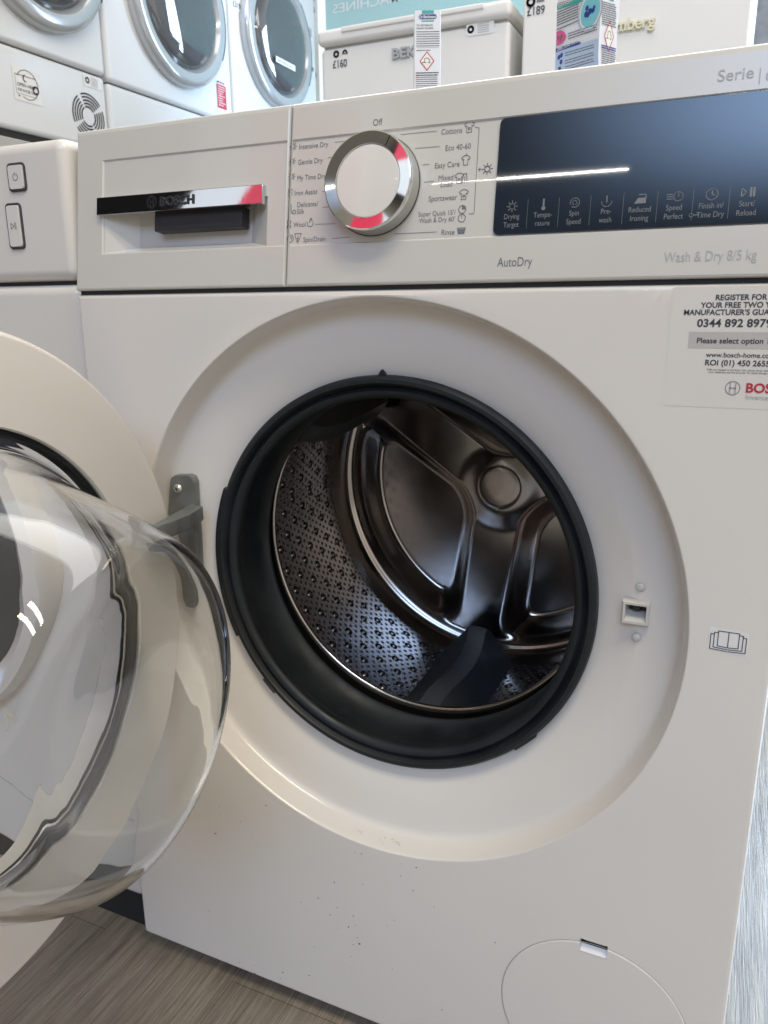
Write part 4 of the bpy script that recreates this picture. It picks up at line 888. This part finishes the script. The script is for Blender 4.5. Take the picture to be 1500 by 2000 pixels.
def ly(v): return H_ - (v - 19) * ppx * 1.0
b.poly2(f_, [(-11 * ppx, ly(24.5)), (11.5 * ppx, ly(24.5)), (11.5 * ppx, ly(19.5)), (-11 * ppx, ly(19.5))], M['ink_teal'])
b.rrect(f_, -17 * ppx, ly(34), 17 * ppx, ly(26), 3.8 * ppx, M['ink_blue']); b.text(f_, 'Dr.Beckmann', (0, ly(32.4)), 7.0 * ppx, M['ink_white'], 'CENTER', 0.02, 0.0002, 0.82); b.stroke(f_, [(-11 * ppx, ly(37)), (11 * ppx, ly(37))], 1.8 * ppx, M['ink_teal'])
b.text(f_, 'DR. BECKMANN', (-21 * ppx, ly(45.5)), 4.2 * ppx, M['ink'], 'LEFT', 0.015); b.text(f_, 'BRAND PROMISE', (-21 * ppx, ly(50.5)), 4.2 * ppx, M['ink'], 'LEFT', 0.015)
def lines(f_, x0, x1, v0, v1, n, m, th):
    for k in range(n):
        yy = ly(v0 + (v1 - v0) * k / max(1, n - 1)); xx = x0
        while xx < x1 - ppx:
            l = random.uniform(2.5, 8) * ppx; xe = min(xx + l, x1); b.stroke(f_, [(xx, yy), (xe, yy)], th, m); xx = xe + random.uniform(0.9, 1.6) * ppx
lines(f_, -21 * ppx, 22 * ppx, 55, 79, 7, M['ink'], 1.3 * ppx); b.stroke(f_, [(-21 * ppx, ly(82)), (21 * ppx, ly(82))], 0.4 * ppx, M['ink'])
lines(f_, -21 * ppx, 5 * ppx, 86.5, 86.5, 1, M['ink'], 1.2 * ppx)
def hazard(f_, cx, cy, r, ry):
    b.stroke(f_, [(cx - r, cy), (cx, cy - ry), (cx + r, cy), (cx, cy + ry)], r * 0.12, M['ink_red'], True, 0.0002)
    b.poly2(f_, [(cx - r, cy), (cx, cy - ry), (cx + r, cy), (cx, cy + ry)], M['ink_white'], 0.0001)
    b.stroke(f_, [(cx - 0.65 * r, cy - 0.15 * ry), (cx - 0.15 * r, cy - 0.15 * ry)], r * 0.1, M['ink_dark'], lift=0.0003); b.stroke(f_, [(cx - 0.4 * r, cy - 0.1 * ry), (cx - 0.3 * r, cy + 0.3 * ry), (cx + 0.1 * r, cy + 0.35 * ry)], r * 0.07, M['ink_dark'], lift=0.0003); b.stroke(f_, [(cx + 0.1 * r, cy + 0.35 * ry), (cx + 0.4 * r, cy + 0.1 * ry), (cx + 0.45 * r, cy - 0.2 * ry), (cx + 0.15 * r, cy - 0.15 * ry)], r * 0.08, M['ink_dark'], lift=0.0003)
hazard(f_, -1 * ppx, ly(105), 13 * ppx, 15.5 * ppx)
lines(f_, -22 * ppx, 21 * ppx, 125, 129, 2, M['ink_dark'], 1.6 * ppx); lines(f_, -22 * ppx, -15 * ppx, 132.6, 132.6, 1, M['ink_red'], 1.5 * ppx); lines(f_, -14 * ppx, 20 * ppx, 132.6, 132.6, 1, M['ink'], 1.3 * ppx); lines(f_, -22 * ppx, 19 * ppx, 136.2, 200, 18, M['ink'], 1.3 * ppx)
b.build('carton_print', t, recalc=False)
# larger one turned to show a printed face and its side
cc = atY(1171, 60, 0.26); az = R(90 + 53); dA = Vector((math.cos(az), math.sin(az), 0)); dB = Vector((dA.y, -dA.x, 0))   # A runs back to the left, B back to the right
def plan_len(cor, d, u, v=60):
    q = ray(u, v); a, bq, c_, e = d.x, -q.x, d.y, -q.y; rx_, ry_ = CAM.x - cor.x, CAM.y - cor.y
    det = a * e - bq * c_; return (rx_ * e - bq * ry_) / det
lA = plan_len(cc, dA, 1086); lB = plan_len(cc, dB, 1206); HB = 0.20
t = thing('detergent_carton', 'larger white carton with pink and teal print, turned corner first before the fridge', 'carton', (cc.x, cc.y, ZW), 'cartons on the washing machine')
b = MB(); mt = Matrix.Identity(4); mt.col[0][:3] = dB; mt.col[1][:3] = dA; mt.col[2][:3] = ZA; mt.col[3][:3] = (cc.x, cc.y, ZW); b.box((0, 0, 0), (lB, lA, HB), M['card'], 0.0005, 2, mt); b.build('box', t)
nA, nB = -dB, -dA
fA = (Vector((cc.x, cc.y, ZW)) + dA * lA + nA * 0.0003, -dA, ZA, nA); fB = (Vector((cc.x, cc.y, ZW)) + nB * 0.0003, dB, ZA, nB)
def faceco(fr, u, v):                          # photo pixel -> coordinates on that carton face
    q = ray(u, v); t_ = (fr[0] - CAM).dot(fr[3]) / q.dot(fr[3]); p = CAM + q * t_ - fr[0]; return (p.dot(fr[1]), p.dot(fr[2]))
b = MB(); px_ = lA / 84 
def qA(*pts): return [faceco(fA, *p) for p in pts]
def qB(*pts): return [faceco(fB, *p) for p in pts]
b.poly2(fA, qA((1088, 20), (1088, 10), (1138, -6), (1138, 3)), M['ink_teal']); b.text(fA, 'SERVICE-IT DEEP CLEAN', faceco(fA, 1090, 17), 0.0050, M['ink_white'], lift=0.0002, sx=0.9)
b.stroke(fA, qA((1088, 8), (1112, 0)), 0.0005, M['ink_red'])
def tl(fr, u0, u1, v0, dv, n, sl, m, th, qf):
    for k in range(n):
        u = u0
        while u < u1 - 1:
            e = min(u + random.uniform(4, 12), u1); b.stroke(fr, [faceco(fr, u, v0 + dv * k + (u - u0) * sl), faceco(fr, e, v0 + dv * k + (e - u0) * sl)], th, m, lift=0.0002); u = e + 1.5
tl(fA, 1088, 1130, 25, 5, 6, -0.42, M['ink'], 0.0010, None); tl(fA, 1088, 1132, 58, 5, 1, -0.42, M['ink'], 0.0011, None)
c_ = faceco(fA, 1153, 22); b.disc(fA, c_, 0.0165, M['ink_white'], lift=0.0001); b.circ(fA, c_, 0.0155, 0.0014, M['pale_blue'], 36, lift=0.0003); b.disc(fA, c_, 0.0128, M['ink_sky'], lift=0.0002)
for (du, dv, r) in ((-6, -6, 0.0022), (0, 0, 0.0026), (6, -2, 0.0022), (-8, 6, 0.0026), (-4, 8, 0.0018), (8, -8, 0.0016)): b.disc(fA, faceco(fA, 1153 + du, 22 + dv), r, M['ink_blue'], 16, 0.0004)
b.stroke(fA, qA((1147, 16), (1153, 22), (1159, 20), (1153, 22), (1145, 28)), 0.0008, M['ink_blue'], lift=0.0004)
tl(fA, 1110, 1166, 66, 5, 3, -0.33, M['ink'], 0.0009, None)
b.poly2(fA, qA((1087, 90), (1087, 62), (1095, 59), (1102, 62), (1106, 70), (1104, 78), (1098, 85)), M['ink_pink'], 0.0002)
for (u, v, r) in ((1091, 74, 0.0016), (1097, 71, 0.0018), (1095, 78, 0.0014)): b.disc(fA, faceco(fA, u, v), r, M['brown'], 14, 0.0004)
b.poly2(fA, qA((1085, 150), (1086, 100), (1168, 75), (1169, 130)), M['pale_blue'], 0.0001)
b.poly2(fA, qA((1086, 102), (1086, 95), (1130, 80), (1134, 82), (1134, 86)), M['ink_blue'], 0.0003); b.text(fA, 'DIRECTIONS FOR USE', faceco(fA, 1089, 100), 0.0042, M['ink_white'], lift=0.0005, bold=0.015, sx=0.78)
for v in (104, 119, 131): tl(fA, 1104, 1160, v, 5, 2, -0.30, M['ink'], 0.0009, None)
for (u, v) in ((1092, 112), (1097, 108), (1096, 121), (1093, 135)): b.disc(fA, faceco(fA, u, v), 0.0022, M['ink_blue'], 10, 0.0003)
b.poly2(fB, qB((1191, -6), (1191, 1), (1199, 3), (1199, -4)), M['ink_teal'], 0.0001)
tl(fB, 1176, 1203, 3, 4.3, 11, 0.28, M['ink'], 0.0008, None)
h0 = faceco(fB, 1189.5, 71); hr = abs(faceco(fB, 1198, 73)[0] - h0[0]); hazard(fB, h0[0], h0[1], hr, 0.0125)
tl(fB, 1175, 1202, 88, 4.3, 2, 0.28, M['ink_blue'], 0.0010, None); tl(fB, 1175, 1202, 97, 4.2, 12, 0.26, M['ink'], 0.0008, None)
b.build('carton_print', t, recalc=False)

# ================================================================= window graphics and what is outside
YW = 2.75
wx0, wx1 = atY(636, 30, YW).x, 0.12; wz0 = 1.45
b = MB(); b.box((wx0, YW, wz0), (wx1, YW + 0.003, 2.5), M['teal']); ban = b.build('window_banner', org=((wx0 + wx1) / 2, YW, wz0)); tag(ban, 'teal window banner with white lettering seen from behind', 'banner')
q = atY(650, 25, YW); sl_ = atY(850, 25, YW)
wf = frame((0, YW - 0.002, 0), (-1, 0, 0), (0, 1, 0))       # mirrored: the words face the street
tw = MB(); lh = (atY(660, 10, YW).z - atY(660, 28, YW).z)
for word, shift in (('MACHINES', 0.0), ('WASHING', 0.60)):
    tw = MB(); tw.text((Vector((q.x + shift, YW - 0.002, q.z - 0.004)), Vector((-1, 0, 0)), ZA, Vector((0, -1, 0))), word, (0, 0), lh * 1.42, M['letter_white'], 'RIGHT', 0.012, 0, 1.32)
    tw.build('banner_lettering', ban, recalc=False)
sx0, sx1 = atY(598, 60, YW).x, atY(625, 60, YW).x
b = MB(); b.box((sx0, YW - 0.02, wz0), (sx1, YW - 0.017, 2.6), M['vinyl']); ban2 = b.build('window_strip', org=((sx0 + sx1) / 2, YW - 0.02, wz0)); tag(ban2, 'narrow pale vinyl strip of faint brand names down the shop window', 'window sticker')
b = MB(); vf = (Vector(((sx0 + sx1) / 2, YW - 0.0215, 0)), Vector((0, 0, 1)), Vector((1, 0, 0)), Vector((0, -1, 0)))
zz = [atY(612, v, YW).z for v in (190, 152, 128, 82, 40, 22)]
for s_, v in (('BOSCH', 195), ('HISENSE', 128), ('LG', 50)): b.text(vf, s_, (atY(612, v, YW).z, -0.018), 0.05, M['vinyl_grey'], bold=0.01)
for v in (150, 24, 2): b.circ(vf, (atY(612, v, YW).z, 0), 0.018, 0.008, M['vinyl_grey'], 20)
b.build('strip_lettering', ban2, recalc=False)
b = MB(); b.box((atY(1420, 50, 6.0).x, 6.0, FZ), (4.5, 6.3, 4.2), M['wall']); tag(b.build('outside_wall', org=(2.5, 6.1, 0)), 'pale rough rendered wall outside, past the edge of the fridge', 'wall')
# red and white poster out of view, added and shaped for the chrome reflections
b = MB(); b.box((-0.15, -0.002, -0.26), (0.24, 0.002, 0.34), M['red']); b.box((-0.15, -0.002, 0.34), (0.36, 0.002, 0.56), M['paper']); b.box((-0.15, -0.002, 0.56), (0.36, 0.002, 1.02), M['red']); b.box((0.24, -0.002, -0.26), (0.36, 0.002, 0.34), M['paper']); b.box((-0.36, -0.002, -0.26), (-0.15, 0.002, 0.26), M['paper'])
o = b.build('reflection_board', org=(0, 0, 0)); o.location = (-1.38, -1.97, 1.76); o.rotation_euler = (0, 0, R(-36)); tag(o, 'red and white added poster across the shop, reflected in the chrome handle', 'board')
